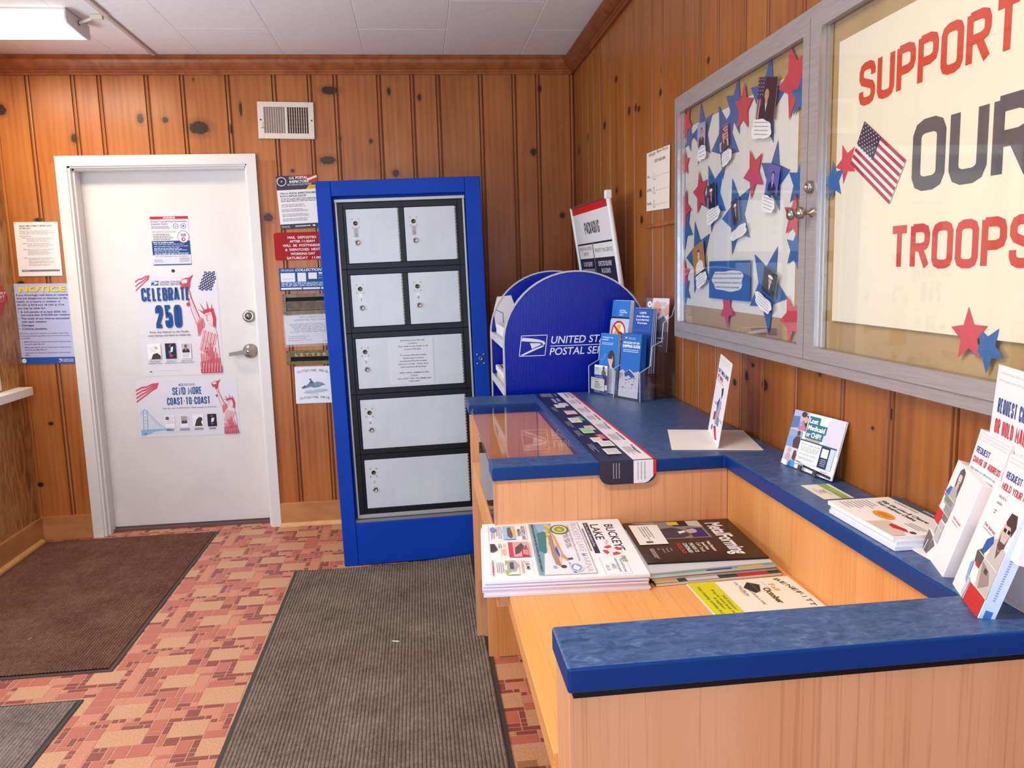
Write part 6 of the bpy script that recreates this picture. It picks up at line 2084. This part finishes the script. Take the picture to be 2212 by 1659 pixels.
word('SUPPORT', (1855, 229), (2204, 109), (1858, 136), 'cf4a34', .19)
word('OUR', (1968, 416), (2236, 374), (1980, 262), '5a565e', .20)
word('TROOPS', (1922, 582), (2238, 577), (1919, 491), 'cc4438', .19)
s.done()
pstar('red paper star by the left edge of the cream banner, touching the flag', (1828, 352), (1820, 313), 'r')
pstar('blue paper star by the left edge of the cream banner, under the red one', (1802, 390), (1800, 346), 'b')
pstar('blue paper star at the bottom of the cream banner', (2133, 752), (2130, 806), 'b')
pstar('red paper star at the bottom of the cream banner', (2093, 724), (2093, 663), 'r')
# small flag
X2 = XL_() - .001
TL, TR, BL = PX(1868, 262, X2), PX(1957, 345, X2), PX(1836, 352, X2)
s = Sheet('small_flag', 'small tilted American flag pinned to the left of the cream banner', 'flag', TL, TR, BL, 'efe6e4', .0006)
for k in range(0, 13, 2):
    s.rect(0, k / 13, 1, (k + 1) / 13, 'a8324a')
s.rect(0, 0, .42, 7 / 13, '34304e')
for j in range(9):
    for i in range(6 if j % 2 == 0 else 5):
        s.ell(.035 + .07 * i + (.035 if j % 2 else 0), .03 + .06 * j, .013, .013, 'eae6ea', 6)
s.done()

# blue message panel
layer[0] += 4
s = rsheet('message_panel', 'blue card panel with a white cloud-shaped message low on the board', 'sign', (1532, 564.5), (1620.5, 562), (1528.5, 643), col='2a62a8', th=.0006)
s.done()
PMs = rsheet('caption_cloud', 'white cloud-shaped message on the blue card panel', 'caption', (1535, 582), (1611, 580), (1535, 630), col='e6e4e8', th=.0004, outline=blob(5, 30, .06))
for t, y, w in (('IT TAKES A STRONG PERSON TO SERVE OUR COUNTRY', .24, .80), ('A STRONG COMMUNITY STAND TO SUPPORT HIM, HER OR THEM', .43, .92), ('AND A STRONG RELATIONSHIP TO SURVIVE IT ALL', .62, .78), ('SUPPORT OUR TROOPS AND THEIR FAMILIES', .82, .66)):
    PMs.txt(t, .5, y, .075, w, '54545c', 'C')
PMs.done()

# portraits
GRP = 'service portraits in the display cabinet'


def portrait(lab, tl_, tr_, bl_, bg, coat, skin, cap=None, extra=None, shirt='e8e8ea'):
    s = rsheet('portrait_photo', lab, 'photo', tl_, tr_, bl_, col='d8d4d4', th=.0005, group=GRP, rough=.3)
    s.rect(0, 0, 1, 1, bg)
    if extra:
        extra(s)
    s.person(.12, .10, .95, 1, None, skin, coat, '2a2320', cap, shirt)
    s.done()
    return s


def fl_left(s):
    s.poly([(0, 0), (.45, 0), (.30, .5), (.12, 1), (0, 1)], '3a3258')
    for k in range(4):
        s.poly([(.02 + .07 * k, .55), (.06 + .07 * k, .5), (.05 + .06 * k, 1), (0.0 + .06 * k, 1)], 'b05058' if k % 2 else 'c8b8c0')
    for j in range(5):
        for i in range(3):
            s.ell(.06 + .12 * i, .05 + .09 * j, .022, .015, 'd0cce0', 6)


def fl_big(s):
    s.rect(0, 0, .5, .6, '3c3c78')
    for j in range(5):
        for i in range(3):
            s.ell(.08 + .15 * i, .08 + .11 * j, .03, .02, 'dcd8e4', 6)
    for k in range(5):
        s.rect(.5, .02 + .14 * k, 1, .09 + .14 * k, 'b4484c')


layer[0] += 2
portrait('uppermost and largest portrait, an officer in dark uniform beside a flag', (1640, 167), (1681, 166), (1632, 256), '2e2034', '221c38', 'c89a84', None, fl_left)
portrait('portrait of a man in a dark jacket on a pale blue backdrop, farthest left', (1507, 268), (1524, 262), (1509, 316), 'a8b0d8', '3a2a30', 'd0a090')
portrait('portrait of a soldier in front of a large flag', (1553, 283), (1571, 266), (1558, 327), 'd8c8c8', '4e443c', 'c8a890', None, fl_big)
portrait('dark portrait of a marine in a white cap beside a small flag, left of centre', (1527, 402), (1545, 393), (1530, 451), '34343c', '22222a', 'a89890', 'e8e6e2', fl_left)
portrait('white-bordered marine portrait in the middle of the board', (1579, 437), (1594, 424), (1582, 489), '4a4664', '2a2434', 'c89a88', 'e8e2da')
portrait('portrait of a bald man in navy dress on a purple backdrop', (1660.5, 352), (1685, 361), (1650, 411), '6a62b8', '241e5c', 'b08a88', None, None)
portrait('sepia portrait of a standing figure in white', (1495, 538), (1518, 518), (1500, 597), 'a87848', 'e6d8c8', 'd8b898')
portrait('marine portrait at the lower right, white cap and black tunic', (1652, 574), (1680.5, 594), (1643, 624), '34343e', '22222c', 'd0a898', 'e6e2d8')
layer[0] += 2


def cloud(lab, tl_, tr_, bl_, rows, seed):
    s = rsheet('caption_cloud', lab, 'caption', tl_, tr_, bl_, col='ece8e8', th=.0004, outline=blob(seed, 30, .08), group='white cloud-shaped captions')
    for k in range(rows):
        s.greek(.16, .18 + .7 * k / rows, .86,  .18 + .7 * k / rows + .04, 1, '8c8a92', seed * 7 + k, .9, .25, 'C')
    s.done()


cloud('white cloud-shaped caption under the uppermost officer portrait', (1622, 255), (1670, 254), (1622, 303), 4, 1)
cloud('white cloud-shaped caption under the portrait with the pale blue backdrop', (1505, 319), (1526, 307), (1507, 353), 3, 2)
cloud('white cloud-shaped caption under the soldier with the large flag', (1556, 334), (1580, 311), (1557, 368), 4, 3)
cloud('white cloud-shaped caption under the dark portrait with a small flag', (1523, 459), (1555, 435), (1524, 494), 4, 4)
cloud('white cloud-shaped caption under the middle marine portrait', (1575, 502), (1614, 474), (1576, 529), 4, 6)
cloud('white cloud-shaped caption under the purple-backed portrait', (1645, 415), (1676, 427), (1641, 455), 4, 7)
cloud('white cloud-shaped caption under the sepia portrait', (1500, 598), (1526, 578), (1499, 632), 4, 8)
cloud('white cloud-shaped caption under the lower right marine portrait', (1631, 620), (1670, 655), (1628, 655), 4, 9)
t_ = rsheet('tape_strip', 'clear tape strip on the brown backing near the bottom of the left door', 'tape', (1622, 707), (1678, 709), (1622, 722), th=.0003, material=glass('clear_tape_b', (.98, .95, .88), .08, .05))
